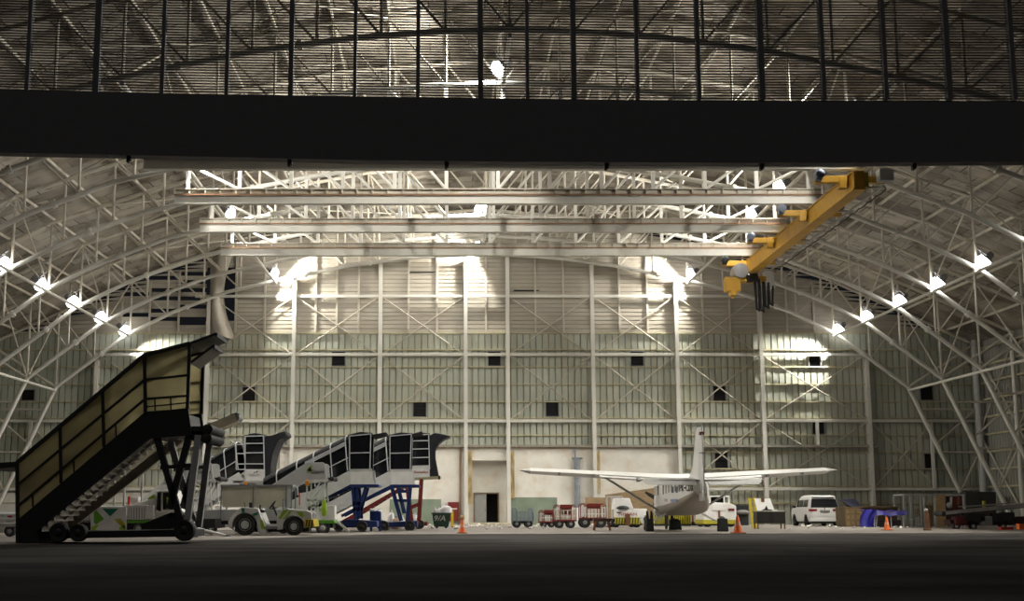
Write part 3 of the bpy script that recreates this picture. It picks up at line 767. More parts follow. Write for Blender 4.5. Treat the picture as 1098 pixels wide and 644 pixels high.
# low entry roof at the foot
mb = MB(); mb.prism(P([(-14, 496.5), (18.5, 494.5), (18.5, 500), (-14, 503.5)]), 0, WD); t.part('entry_roof', mb, DARK)

# ------------------------------------------------------------------ white pushback tractor behind the big stairs
Y0 = 51.0
t = T('pushback_tractor', 'white pushback tractor with louvred sides and lime green chevron, behind the big dark stairs', 'tractor', at(130, Y0), Y0)
P = t.poly; wd = 2.5
mb = MB(); mb.prism(P([(62, 557), (80, 545), (100, 542.5), (140, 542.5), (146, 538), (160, 534.5), (166, 530), (186, 528.5), (190, 545), (197, 549), (197, 562), (62, 562)]), .25, wd - .25); t.part('body', mb, WHITE, bevel=.04)
for a, b in ((83, 104), (133.5, 158)):
    mb = MB(); mb.prism(P([(a, 541), (b, 541), (b, 557), (a, 557)]), 0, .25); o = t.part('louvre_box', mb, WHITE, bevel=.02)
    mg = MB(); n_ = int((b - a) / 3)
    for k in range(n_):
        px = a + 1.5 + (b - a - 2) * k / n_
        mg.prism(P([(px, 544), (px + .7, 544), (px + .7, 556), (px, 556)]), -.02, .02)
    build('louvre_slots', mg, MGREY, o)
mb = MB(); mb.prism(P([(158, 541.5), (165, 541.5), (165, 556), (158, 556)]), 0, .25); t.part('battery_box', mb, WHITE, bevel=.02)
mb = MB(); mb.prism(P([(98, 543.5), (136, 543.5), (136, 568), (98, 568)]), -.1, 0); pan = t.part('chevron_panel', mb, OFFW)
def decal(pts, m, nm='chevron_stripe', par=None, y=-.115):
    mb = MB(); mb.prism(P(pts), y, y + .02); build(nm, mb, m, par or pan)
decal([(110.5, 545), (127.5, 545), (119, 553.3)], TEAL); decal([(104, 546.5), (112.5, 556), (104, 562), (101.5, 560), (101.5, 549)], GREEN)
decal([(123, 556.5), (130, 556), (135, 561.5), (135, 567), (130, 563)], OLIVEY); decal([(99, 565), (104, 562.2), (107, 562.2), (103, 567.8), (99, 567.8)], LIME); decal([(128, 566), (131, 563), (135, 563), (135, 567.8), (129, 567.8)], LIME)
mb = MB(); mb.prism(P([(66, 560), (196, 560), (196, 570), (66, 570)]), .1, wd - .1); t.part('skirt', mb, DARK)
mb = MB(); mb.prism(P([(134, 557.5), (160, 557.5), (160, 560.5), (134, 560.5)]), -.03, .1); t.part('green_step', mb, GREEN)
mb = MB(); mb.prism(P([(157.5, 533.5), (164, 529.5), (164.5, 534.5), (157, 535)]), .2, .3); t.part('green_badge', mb, LIME)
# cab
mb = MB(); mb.prism(P([(166.5, 525.7), (184, 525.2), (187.5, 548), (178, 550), (166, 549.5)]), .15, wd - .4); cab = t.part('cab', mb, WHITE, bevel=.04)
for pts in ([(168, 528), (171.8, 527.3), (171.8, 548), (166.8, 546)], [(174, 528), (181.5, 528), (185, 546), (174, 546)]):
    mb = MB(); mb.prism(P(pts), .12, .16); build('cab_window', mb, DGLASS, cab)
mb = MB(); mb.prism(P([(178, 532), (182, 535), (184, 545), (178, 545)]), .10, .13); build('green_reflector', mb, LIME, cab)
for px in (134, 150, 78): 
    mb = MB(); x, z = t.xz(px + 3, 535); mb.box(x - .2, x + .2, .9, 1.3, z - .25, z + .1); t.part('equipment_box', mb, OFFW, bevel=.02)
mb = MB(); x, z = t.xz(134, 538); mb.tube((x, .6, z - .2), (x, .6, z + .22), .05); t.part('red_lamp', mb, REDB)
wheel(t, 148, 566.5, 8, 0.02, .4); wheel(t, 80, 566.5, 8, 0.02, .4); wheel(t, 188, 566.5, 8, .05, .4)
wheel(t, 148, 566.5, 8, wd - .42, .4); wheel(t, 80, 566.5, 8, wd - .42, .4)

# ------------------------------------------------------------------ belt loader whose boom shows past the stairs
Y0 = 54.5
t = T('belt_loader', 'belt loader with a long cream boom rising past the big stairs to the right', 'belt loader', at(150, Y0), Y0)
P = t.poly
mb = MB(); A, B = t.xz(40, 536), t.xz(253, 447.5)
mb.beam((A[0], .5, A[1]), (B[0], .5, B[1]), 1.0, .34); boom = t.part('boom', mb, mat('cream boom paint', (.52, .46, .34), .5, var=.08), bevel=.02)
mb = MB(); d = .2; mb.beam((A[0], .5, A[1] + d), (B[0], .5, B[1] + d), .8, .05); build('belt', mb, BLACK, boom)
mb = MB(); mb.lathe([(.03, 0), (.14, .02), (.14, .96), (.03, .98)], (B[0], .01, B[1]), 'y', 10); build('end_roller', mb, MGREY, boom)
mb = MB(); mb.prism(P([(60, 556), (230, 556), (230, 566), (60, 566)]), .1, 1.6); t.part('chassis', mb, DARK)
for px, top in ((120, 505), (131, 500), (150, 495)):
    x0, z1 = t.xz(px, top); z0 = t.xz(px, 556)[1]; mb = MB(); mb.beam((x0, .5, z0), (x0, .5, z1), .08, .08); t.part('boom_strut', mb, OFFW)
for px in (80, 212): wheel(t, px, 566, 6.5, .05, .3); wheel(t, px, 566, 6.5, 1.3, .3)

# ------------------------------------------------------------------ two low grey stair trucks
def low_stairs(dx, Y0, label, mark_only):
    t = T('stair_truck', label, 'boarding stairs', at(330 + dx, Y0), Y0, 0, 'low grey stair trucks')
    P = lambda pts, dy=0.0: t.poly([(a + dx, b) for a, b in pts], dy)
    q = lambda px, py: t.xz(px + dx, py)
    wd = 2.0
    for y in (0, wd - .06):
        mb = MB(); mb.prism(P([(292, 519), (329, 495.6), (346, 495.4), (348.5, 497), (350, 513.5), (327.5, 514.6), (316, 520)]), y, y + .06)
        o = t.part('side_panel', mb, mat('pale grey panel', (.46, .46, .45), .5, var=.05, dirt=(.34, .32, .28), dirt_amt=.3), bevel=.015)
        if y == 0:
            x, z = q(340.5, 505.7); lettering('lettering', 'Gapura', GREYTXT, o, (x, -.015, z), (1, 0, 0), (0, 0, 1), .58, .19)
            x, z = q(332, 503.5); mb = MB(); mb.lathe([(.14, 0), (.14, .012), (.085, .012), (.085, 0)], (x, -.02, z), 'y', 16); mb.prism([(x - .05, z + .02), (x + .09, z + .24), (x + .16, z + .16)], -.02, -.008)
            build('leaf_mark', mb, mat('olive green mark', (.33, .37, .16), .5), o)
    mb = MB(); mb.prism(P([(327, 514.4), (352, 513.2), (352, 516), (327, 517)]), 0, wd); t.part('platform', mb, OFFW)
    mb = MB(); x, z = q(356, 513); mb.lathe([(.05, 0), (.1, .03), (.1, wd - .03), (.05, wd)], (x, 0, z), 'y', 10); mb.box(x - .2, x, .1, wd - .1, z - .05, z + .06); t.part('bumper_roll', mb, BLACK)
    for y in (0, wd - .06):
        mb = MB(); mb.prism(P([(292, 519), (316, 520), (262, 563), (244, 562)]), y, y + .06); t.part('stair_stringer', mb, OFFW)
    for i in range(12):
        x, z = q(309 - 52 * (i + .5) / 12, 521 + 40 * (i + .5) / 12); mb = MB(); mb.box(x - .14, x + .14, .06, wd - .06, z, z + .03); t.part('step', mb, MGREY)
    for y in (.05, wd - .12):
        for a, b in (((329, 516), (329, 556)), ((346, 515), (349, 557)), ((344, 516), (330, 536)), ((331, 536), (346, 556)), ((347, 516), (334, 545)), ((329, 536), (347, 535))):
            A, B = q(*a), q(*b); mb = MB(); mb.beam((A[0], y, A[1]), (B[0], y, B[1]), .07, .07); t.part('lattice_bar', mb, OFFW)
    mb = MB(); mb.prism(P([(296, 557.5), (358, 557.5), (360, 561), (296, 561)]), 0, wd); t.part('deck', mb, GREEN if not mark_only else GREY, bevel=.02)
    mb = MB(); mb.prism(P([(298, 561), (356, 561), (356, 566), (298, 566)]), .3, wd - .3); t.part('chassis', mb, DARK)
    mb = MB(); mb.prism(P([(352, 541.5), (359, 541.5), (359, 557.5), (351, 557.5)]), 0, .9); t.part('engine_cover', mb, WHITE, bevel=.03)
    mb = MB(); mb.prism(P([(321.5, 528.5), (328, 527.5), (328, 546), (321.5, 546)]), 0, .5); o = t.part('control_box', mb, WHITE, bevel=.02)
    mb = MB(); mb.prism(P([(320.6, 528), (321.6, 528), (321.6, 541), (320.6, 541)]), -.02, .4); build('red_edge', mb, REDB, o)
    mb = MB(); mb.prism(P([(327.5, 515), (331.3, 515), (331.3, 520.5), (327.5, 520.5)]), -.1, .08); t.part('amber_lamp', mb, AMBER, bevel=.02)
    for px in (346, 306): wheel(t, px + dx, 565.8, 7.6, 0, .3); wheel(t, px + dx, 565.8, 7.4, wd - .3, .3)
    A, B = q(361, 559), q(374, 570); mb = MB(); mb.beam((A[0], .4, A[1]), (B[0], .3, B[1]), .08, .1); A2 = q(354, 558); mb.beam((A2[0], .4, A2[1]), (A[0], .4, A[1]), .08, .08); t.part('outrigger', mb, OFFW)
    if not mark_only:
        x, z = q(347.5, 545); mb = MB(); mb.blob((x, -.02, z), (.14, .1, .42), 4, .15); t.part('green_rag', mb, LIME)
    return t
low_stairs(0, 59.4, 'low grey stair truck with bare panel sides beside the blue stairs, behind the tow tractor', False)
low_stairs(-121.5, 59.3, 'low grey stair truck half hidden behind the legs of the big dark stairs', True)

# ------------------------------------------------------------------ tow tractor
Y0 = 54.0
t = T('tow_tractor', 'white open tow tractor with lime and dark green stripes and hazard bumper', 'tractor', at(285, Y0), Y0)
P = t.poly; wd = 1.9
tub = [(244.5, 560), (246.5, 555), (255, 546), (259.5, 543.3), (276.5, 545), (280.5, 556), (287, 571), (278, 571)]
def arch(cx, cy, r, a0=200, a1=-20, n=10):
    return [(cx + r * math.cos(math.radians(a0 + (a1 - a0) * i / n)), cy - r * math.sin(math.radians(a0 + (a1 - a0) * i / n))) for i in range(n + 1)]
for y0, y1 in ((0, .45), (wd - .45, wd)):
    mb = MB(); mb.prism(P(tub[:6] + [(286.5, 571), (276.5, 571)] + arch(262.5, 563, 13.5, -10, 190)[:-1] + [(249, 566), (246, 566)]), y0, y1); o = t.part('rear_fender', mb, OFFW, bevel=.02)
    mb = MB(); mb.prism(P([(300, 548), (304.5, 545), (329, 547.3), (334, 549.5), (334.5, 561), (327, 562)] + arch(315, 564.5, 12, 5, 180)[:-1] + [(303, 567), (297, 568), (296.5, 553)]), y0, y1); o2 = t.part('front_fender', mb, OFFW, bevel=.02)
    if y0 == 0:
        def dec(pts, m, par): 
            mb = MB(); mb.prism(P(pts), -.015, .01); build('paint_stripe', mb, m, par)
        dec([(278.5, 556.5), (281.5, 557), (285.3, 567.5), (280, 566.5)], LIME, o); dec([(258.5, 544.5), (262, 544.5), (262.5, 549), (260, 550)], TEAL, o); dec([(270, 551), (277, 548.5), (276, 551.8), (272, 553)], TEAL, o)
        dec([(304, 546.5), (309, 546.5), (301, 556.5), (298.5, 555)], LIME, o2); dec([(310, 548), (313, 548), (306, 556), (302.5, 556.8)], LIME, o2); dec([(317, 548), (325, 549), (325.5, 554.5), (323, 554.5)], LIME, o2)
mb = MB(); mb.prism(P([(247, 559), (259, 545.5), (277, 547), (284, 562), (296, 562), (300, 549), (331, 550), (333, 562), (326, 566), (250, 566)]), .4, wd - .4); t.part('body', mb, OFFW)
mb = MB(); mb.prism(P([(250, 564), (330, 564), (330, 570), (250, 570)]), .42, wd - .42); t.part('chassis', mb, DARK)
mb = MB(); mb.prism(P([(282, 564), (298, 564), (298, 567), (282, 567)]), 0, wd); t.part('foot_step', mb, MGREY)
mb = MB(); mb.prism(P([(326.5, 556.5), (336, 556.5), (337.5, 564.5), (326.5, 565)]), -.05, wd + .05); o = t.part('front_bumper', mb, YELLOW, bevel=.02)
for k in range(3):
    a = 327.5 + k * 3; mb = MB(); mb.prism(P([(a, 564.5), (a + 1.3, 564.5), (a + 2.6, 557), (a + 1.3, 557)]), -.065, -.045); build('hazard_stripe', mb, BLACKTXT, o)
mb = MB(); mb.prism(P([(244, 558), (248, 557), (249, 563), (245.5, 564)]), .1, wd - .1); o = t.part('rear_bumper', mb, YELLOW, bevel=.02)
mb = MB(); mb.prism(P([(333.6, 550.5), (335, 550.5), (335, 556), (333.6, 556)]), .2, wd - .2); t.part('grille', mb, MGREY)
sx, sz = t.xz(290, 541)
mb = MB(); c = Vector((sx, .65, sz)); tilt = Matrix.Rotation(math.radians(-55), 3, 'Y')
pts = [c + tilt @ Vector((.2 * math.cos(a), .2 * math.sin(a), 0)) for a in [2 * math.pi * k / 16 for k in range(17)]]
mb.path(pts, .022, 6); mb.tube(c, c + Vector((.22, 0, -.5)), .04); mb.tube(c + tilt @ Vector((.2, 0, 0)), c + tilt @ Vector((-.2, 0, 0)), .018, n=6); t.part('steering_wheel', mb, BLACK)
x, z = t.xz(268.5, 541); mb = MB(); mb.box(x - .12, x + .02, .4, .9, z - .22, z + .1); mb.box(x - .1, x + .5, .4, .9, z - .32, z - .2); t.part('driver_seat', mb, BLACK, bevel=.03)
mb = MB(); x, z = t.xz(300, 540); mb.tube((x, 1.2, z - .4), (x, 1.2, z + .2), .035); t.part('exhaust_pipe', mb, MGREY)
mb = MB(); x, z = t.xz(261, 541); mb.tube((x, .5, z - .1), (x - .05, .5, z + .12), .015); mb.tube((x + .6, .5, z - .25), (x + .62, .5, z), .03); t.part('control_lever', mb, BLACK)
for y, s in ((-.02, 1), (wd - .36, -1)):
    wheel(t, 262.5, 562.3, 11.4, y, .38); wheel(t, 315, 564.3, 9.6, y, .34)

# ------------------------------------------------------------------ covered baggage cart behind it
Y0 = 57.0
t = T('baggage_cart', 'covered baggage cart with cream canvas sides, behind the tow tractor', 'baggage cart', at(275, Y0), Y0)
P = t.poly; wd = 1.5
for y in (.02, wd - .02):
    for a, b in ((238.3, 271.5), (272.3, 306.5)):
        mb = MB(); mb.prism(P([(a, 521.5), (b, 521.5), (b, 543.5), (a, 543.5)]), y - .015, y + .015); t.part('canvas_curtain', mb, CREAM)
    for px in (237.6, 271.9, 307, 312.8):
        x, z1 = t.xz(px, 520); z0 = t.xz(px, 558)[1]; mb = MB(); mb.beam((x, y - .02, z0), (x, y - .02, z1), .055, .055); t.part('cart_post', mb, MGREY)
mb = MB(); mb.prism(P([(308, 521.5), (312, 521.5), (312, 543.5), (308, 543.5)]), 0, .04); t.part('end_panel', mb, OFFW)
mb = MB(); mb.prism(P([(236.5, 519.3), (314, 519.3), (314, 521.3), (236.5, 521.3)]), -.03, wd + .03); t.part('cart_roof', mb, MGREY)
mb = MB(); mb.prism(P([(216, 546), (314, 546), (314, 558), (216, 558)]), 0, wd); t.part('cart_bed', mb, GREY, bevel=.03)
mb = MB(); mb.prism(P([(218, 558), (312, 558), (312, 562), (218, 562)]), .2, wd - .2); t.part('chassis', mb, DARK)
for px in (226, 304): wheel(t, px, 565.6, 6.3, 0, .22); wheel(t, px, 565.6, 6.3, wd - .22, .22)
A, B = t.xz(216, 563), t.xz(206, 569); mb = MB(); mb.beam((A[0], wd / 2, A[1]), (B[0], wd / 2, B[1]), .07, .07); t.part('draw_bar', mb, MGREY)

# white towbar lying on the floor by the big stairs' rear wheel
Y0 = 50.5
t = T('towbar', 'white towbar lying on the floor beside the rear wheel of the big dark stairs', 'towbar', at(228, Y0), Y0)
A, B = t.xz(210, 566), t.xz(245, 574.5); mb = MB(); mb.tube((A[0], 0, A[1]), (B[0], -.5, .07), .05); t.part('bar', mb, OFFW)
mb = MB(); mb.lathe([(.03, -.03), (.1, -.03), (.1, .03), (.03, .03)], (B[0] + .08, -.5, .07), 'z', 12); t.part('hitch_ring', mb, MGREY)
mb = MB(); mb.box(A[0] - .15, A[0] + .1, -.05, .1, 0, A[1] + .1); t.part('hitch_head', mb, MGREY, bevel=.02)

# dolly half hidden at the left edge
Y0 = 50.0
t = T('baggage_dolly', 'grey flat baggage dolly at the left edge, behind the foot of the big stairs', 'baggage dolly', at(0, Y0), Y0)
P = t.poly
mb = MB(); mb.prism(P([(-30, 561), (17, 561), (17, 564.5), (-30, 564.5)]), 0, 1.5); t.part('deck', mb, GREY)
for z0 in (551, 556):
    mb = MB(); A, B = t.xz(-30, z0), t.xz(17, z0); mb.tube((A[0], .05, A[1]), (B[0], .05, B[1]), .05); t.part('side_rail', mb, OFFW)
for px in (-8, 4, 16):
    x, z1 = t.xz(px, 550); z0 = t.xz(px, 562)[1]; mb = MB(); mb.tube((x, .05, z0), (x, .05, z1), .035); t.part('rail_post', mb, OFFW)
for px in (10, -20): wheel(t, px, 569, 6, .05, .25); wheel(t, px, 569, 6, 1.2, .25)
t = T('equipment_trunk', 'low white trunk with red and blue ends standing behind the dolly at the left edge', 'trunk', at(4, 53), 53)
P = t.poly
mb = MB(); mb.prism(P([(-14, 549), (17, 549), (17, 571), (-14, 571)]), .6, 1.3); t.part('body', mb, OFFW, bevel=.03)
mb = MB(); mb.prism(P([(3, 551), (8, 551), (8, 556), (3, 556)]), .58, .61); t.part('red_plate', mb, REDB)
mb = MB(); mb.prism(P([(10, 551), (16, 551), (16, 556), (10, 556)]), .58, .61); t.part('blue_plate', mb, BLUE)

# ------------------------------------------------------------------ canopied boarding stairs on the left half of the back wall
def canopy_stairs(name_label, Y0, spec, dx=0.0, dy=0.0):
    t = T('boarding_stairs', name_label, 'boarding stairs', at(spec['x'] + dx, Y0), Y0, 0, 'canopied boarding stairs')
    S = lambda pts: [(a + dx, b + dy) for a, b in pts]
    P = lambda pts: t.poly(S(pts))
    q = lambda a, b: t.xz(a + dx, b + dy)
    wd = spec.get('wd', 2.3)
    frame = spec.get('frame', SILV)
    def pris(nm, pts, y0, y1, m, par=None, bevel=0.0):
        mb = MB(); mb.prism(P(pts), y0, y1); return t.part(nm, mb, m, par, bevel=bevel)
    def bar(nm, a, b, y, r, m, par=None):
        A, B = q(*a), q(*b); mb = MB(); mb.beam((A[0], y, A[1]), (B[0], y, B[1]), r, r); return t.part(nm, mb, m, par)
    # landing: side panels, floor, glazed cabin with frame
    for y in (0, wd - .06): o = pris('landing_panel', spec['panel'], y, y + .06, spec.get('panelm', WHITE), bevel=.012); t.landing = t.landing if y else o
    pris('deck', spec['deck'], 0, wd, spec['deckm'], bevel=.01)
    for y in (.03, wd - .05):
        c = pris('cabin_glazing', spec['cabin'], y, y + .02, DGLASS)
        for a, b in spec['bars']: bar('cabin_frame', a, b, y - .03 if y < 1 else y + .04, .05, frame)
    x0, z0 = q(*spec['cabin'][0]); x1, z1 = q(*spec['cabin'][1])
    mb = MB(); mb.prism([(x0 - .05, z0), (x1 + .05, z1), (x1 + .05, z1 + .07), ((x0 + x1) / 2, (z0 + z1) / 2 + .16), (x0 - .05, z0 + .07)], 0, wd); t.part('cabin_roof', mb, CLOTH)
    # stair flight
    for y in (0, wd - .06): pris('stringer', spec['string'], y, y + .06, spec.get('stringm', OFFW))
    (ax, ay), (bx, by) = spec['treads']
    for i in range(14):
        f = (i + .5) / 14; x, z = q(ax + (bx - ax) * f, ay + (by - ay) * f); mb = MB(); mb.box(x - .14, x + .14, .06, wd - .06, z, z + .03); mb.box(x - .14, x - .12, .06, wd - .06, z - .16, z); t.part('step', mb, MGREY)
    # canopy over the flight: dark side sheet, arched cloth top, pale hoops
    (ux0, uy0), (ux1, uy1), (lx1, ly1), (lx0, ly0) = spec['canopy']
    for y in (.03, wd - .05): pris('canopy_side', spec['canopy'], y, y + .02, DGLASS)
    mb = MB(); n = 10
    def vault(u, v):
        a = math.pi * v; px, py = ux0 + (ux1 - ux0) * u, uy0 + (uy1 - uy0) * u; x, z = q(px, py)
        return (x, wd / 2 - (wd / 2 + .02) * math.cos(a), z + spec.get('crown', .28) * math.sin(a))
    mb.grid(vault, 10, n); t.part('canopy_top', mb, CLOTH, recalc=False)
    for f in spec['hoops']:
        pts = []; lx, ly = lx0 + (lx1 - lx0) * f, ly0 + (ly1 - ly0) * f; x, z = q(lx, ly); pts.append((x, -.02, z))
        for v in range(n + 1):
            X, Yv, Z = vault(f, v / n); pts.append((X, Yv - .02 if v == 0 else Yv, Z + .02))
        pts.append((x, wd + .02, z)); mb = MB(); mb.path(pts, .028, 6); t.part('canopy_hoop', mb, SILV)
    if spec.get('tubes'):
        for k, off in enumerate((1.5, 3.0, 4.6)):
            bar('canopy_tube', (ux0 + 45, uy0 - 45 * (uy0 - uy1) / (ux1 - ux0) + off), (ux1 - 2, uy1 + off + 1), -.02, .05, SILV)
    bar('canopy_midrail', ((ux0 + lx0) / 2, (uy0 + ly0) / 2 + 3), ((ux1 + lx1) / 2, (uy1 + ly1) / 2 + 3), -.02, .04, SILV)
    # bellows hood
    if 'bellows' in spec:
        mb = MB(); pts = P(spec['bellows']); mb.prism(pts, .02, wd - .02); t.part('bellows_hood', mb, CLOTH, bevel=.05)
    if 'awning' in spec:
        mb = MB(); mb.prism(P(spec['awning']), .05, wd - .05); t.part('awning', mb, CLOTH, bevel=.01)
    # legs and chassis
    for y in (.1, wd - .25):
        for a, b in spec['legs']: bar('lift_leg', a, b, y, spec.get('legw', .13), spec['legm'])
    if 'chassis' in spec:
        pris('chassis', spec['chassis'], .25, wd - .25, spec['legm'], bevel=.03)
        for px, py, r in spec['wheels']:
            wheel(t, px + dx, py + dy, r, .0, .28, rim=spec.get('rim', DARK)); wheel(t, px + dx, py + dy, r, wd - .28, .28, rim=DARK)
    return t, q, P

B = dict(x=387, panel=[(375.8, 503.6), (399, 503.2), (400.8, 519), (375.8, 519)], deck=[(374, 519), (406, 519), (406.5, 521.6), (376, 522.6)], deckm=BLUE,
         cabin=[(374.5, 467.5), (397.5, 465.3), (397, 503), (375, 503.5)], bars=[((374.5, 467.2), (397.8, 465)), ((374.8, 467), (374.8, 503.5)), ((397.7, 465), (396.6, 503)), ((375, 485.5), (397, 485)), ((375, 503.3), (399, 503))],
         string=[(375.8, 503.6), (375.8, 519), (312, 552), (290, 563), (280, 563), (280, 553)], stringm=OFFW, treads=((370, 519), (288, 560)),
         canopy=[(282, 516.5), (372, 471.5), (374.5, 503.5), (283, 549)], hoops=(.16, .40, .60, .80, .98), tubes=True,
         awning=[(397, 466), (414, 463), (414, 464.6), (400, 468.5)],
         legs=[((377.6, 522), (380.9, 557)), ((382.2, 522), (385, 556)), ((392, 522), (384.2, 547)), ((378, 539.5), (386.5, 539.5)), ((345, 533.5), (377, 520)), ((366, 553), (381, 545))],
         legm=BLUE, chassis=[(356, 561), (372, 556.5), (404, 558.5), (404, 565), (358, 566)], wheels=[(388, 564, 5.8), (363, 564, 5.8)])
t, q, P = canopy_stairs('blue and white boarding stairs with black canopy, left of its near twin', 62.2, B)
C = dict(B); C['awning'] = [(368, 473), (409, 461.8), (410, 464.5), (398, 466), (372, 476)]; C['chassis'] = [(362, 560), (404, 558), (404, 564.5), (362, 565)]; C['wheels'] = [(396, 563.5, 5.8), (368, 563.5, 5.8)]
C['legs'] = [((376, 522), (386, 558)), ((383, 522), (389.5, 550)), ((396, 522), (392.5, 560)), ((381, 536), (393, 536)), ((345, 536), (377, 520.5)), ((392, 526), (385, 526))]
t, q, P = canopy_stairs('blue and white boarding stairs with black canopy, right of its near twin', 66.5, C, dx=43.3, dy=.2)
x, z = q(363, 553.5)
# A: pale stairs with white lettered panel and bellows, behind the cream cart
A_ = dict(x=268, panel=[(262, 502.8), (284, 502.8), (284, 515.6), (262, 515.6)], deck=[(250, 515), (286, 515.4), (286, 517.5), (250, 517.5)], deckm=GREY,
          cabin=[(263, 467.8), (282.6, 467.2), (283.2, 502.6), (262.5, 502.8)], bars=[((262.6, 467.5), (283, 467)), ((263, 467.5), (262.6, 515)), ((282.6, 467), (283.4, 503)), ((263, 475.2), (283, 475)), ((263, 485.3), (283, 485)), ((263, 497), (283, 497)),
                ((253, 476.5), (253.3, 503)), ((252.5, 476.5), (263, 476)), ((253, 486), (263, 486)), ((253, 497.2), (263, 497.2)), ((253, 503), (263, 503))],
          string=[(256, 506), (262, 515), (222, 540), (190, 562), (178, 562), (226, 523)], stringm=OFFW, treads=((252, 515), (190, 558)),
          canopy=[(224, 494), (253, 477.5), (256, 503), (226, 522)], hoops=(.02, .55, .98), crown=.22,
          bellows=[(282.8, 467.5), (291, 466.5), (305.5, 461.6), (307.2, 466), (300, 470.5), (296, 477), (292.5, 486), (290.5, 497), (289.6, 510.5), (283, 513)],
          legs=[((264, 517), (264, 562)), ((282, 517), (278, 562)), ((264, 540), (280, 540)), ((265, 517), (281, 540))], legm=GREY, legw=.14,
          chassis=[(200, 560), (290, 560), (290, 565), (200, 565)], wheels=[(282, 563.5, 5.5), (212, 563.5, 5.5)])
t, q, P = canopy_stairs('pale boarding stairs with a lettered white panel and dark bellows, behind the cream cart', 65.5, A_)
x, z = q(272.8, 508.8); lettering('lettering', 'Trigana Air', mat('faded red grey lettering', (.42, .34, .36), .5), t.landing, (x, -.015, z), (1, 0, 0), (0, 0, 1), .55, .11)
x, z = q(274, 505.8); mb = MB(); mb.prism([(x - .1, z - .06), (x - .02, z - .06), (x - .04, z + .05)], -.015, 0); mb.prism([(x + .01, z + .04), (x + .14, z + .06), (x + .07, z - .02), (x + .05, z - .08)], -.015, 0); build('wing_mark', mb, GREYTXT, t.landing)
x, z = q(263.5, 518.5); mb = MB(); mb.box(x - .08, x + .08, -.1, .1, z - .14, z + .1); t.part('amber_lamp', mb, AMBER, bevel=.03)
# D: red framed stairs at the right end of the group
D = dict(x=452, panel=[(441, 499.8), (460.5, 499), (460.8, 511.3), (441, 512)], panelm=OFFW, deck=[(441, 511.8), (470, 510.2), (470.5, 512.4), (443, 513.6)], deckm=mat('dull olive trim', (.32, .30, .16), .5),
         cabin=[(441.3, 467.2), (459.6, 465.6), (460.2, 499), (441, 500)], bars=[((441, 467), (459.8, 465.2)), ((441.5, 467), (440.8, 500)), ((459.6, 465.2), (460.6, 503)), ((441.5, 472.5), (460, 472)), ((441.5, 481.2), (460, 480.8)), ((441.5, 490.5), (460, 490)), ((441, 499.5), (460.5, 499))],
         string=[(441, 515), (441, 518), (374, 559), (366, 561), (366, 558)], stringm=RED, treads=((436, 519), (372, 557)),
         canopy=[(395, 505), (440, 468), (441, 500), (395, 532)], hoops=(.3, .65, .98),
         bellows=[(460, 467), (466, 463.8), (474, 465), (483, 467.3), (476.5, 470), (470.6, 474.5), (466.8, 482), (466.8, 490), (470.5, 510), (460.8, 511)],
         legs=[((451.5, 513), (448.5, 562)), ((436, 520), (441, 562)), ((437, 545), (449, 540))], legm=RED, legw=.18,
         chassis=[(400, 559), (458, 559), (458, 563.5), (400, 563.5)], wheels=[(450, 562, 5), (408, 562, 5)])
t, q, P = canopy_stairs('red framed boarding stairs with lettered white panel and dark hood, next to the dumpster', 71.5, D)
x, z = q(451.2, 505.6); lettering('lettering', 'Sucofan', REDTXT, t.landing, (x, -.015, z), (1, 0, 0), (0, 0, 1), .78, .15, shear=.25)
x, z = q(470.6, 511.2); mb = MB(); mb.lathe([(.04, 0), (.09, .03), (.09, 2.27), (.04, 2.3)], (x, 0, z), 'y', 10); t.part('bumper_roll', mb, BLACK)

# blue tool bin and sacks beside the blue stairs
t = T('tool_bin', 'blue steel bin full of rags standing between the two blue boarding stairs', 'bin', at(402, 64.9), 64.9)
P = t.poly
mb = MB(); mb.prism(P([(396.5, 548), (408, 548), (408, 558.5), (396.5, 558.5)]), 0, .9); t.part('bin_body', mb, BLUE, bevel=.02)
for px in (397.5, 407):
    x, z = t.xz(px, 558); mb = MB(); mb.box(x - .04, x + .04, .05, .12, 0, z); mb.box(x - .04, x + .04, .75, .85, 0, z); t.part('bin_leg', mb, BLUE)
mb = MB(); R = random.Random(4)
for k in range(4):
    x, z = t.xz(398.5 + 2.6 * k, 547.6); mb.blob((x, .4, z), (.12, .3, .1), k, .3)
t.part('rag_heap', mb, BAGM)

def sack(px, py, Y, rx, rz, m, label, cat='rubbish bag', grp='bags of rubbish by the wall', seed=1, Z=None, name='garbage_bag'):
    x, z = wp(px, py, Y)
    mb = MB(); mb.blob((0, 0, rz * .8), (rx, rx * .8, rz), seed, .14, 14, 9)
    mb.tube((rx * .1, 0, rz * 1.65), (rx * .2, .02, rz * 2.05), rx * .12, rx * .25, 7)
    o = build(name, mb, m, None, sharp=60); o.location = (x, Y, 0 if Z is None else Z); tag(o, label, cat, grp)
    return o
sack(424.6, 560, 70.0, .27, .33, BAGB, 'brown sack standing on the floor left of the red stairs legs', seed=3)
sack(430.6, 560, 70.5, .22, .36, BAGM, 'white bag standing behind the brown sack by the green painted wall', seed=5)
sack(419.4, 560, 70.8, .19, .5, BAGM, 'tall white bag on the floor at the left of the brown sack', seed=8)
sack(443.8, 560, 74.9, .32, .42, BAGM, 'white bag on the floor between the blue stairs and the red post', seed=9)
sack(449, 560, 75.6, .26, .3, BAGB, 'brown bag on the floor behind the red post', seed=12)

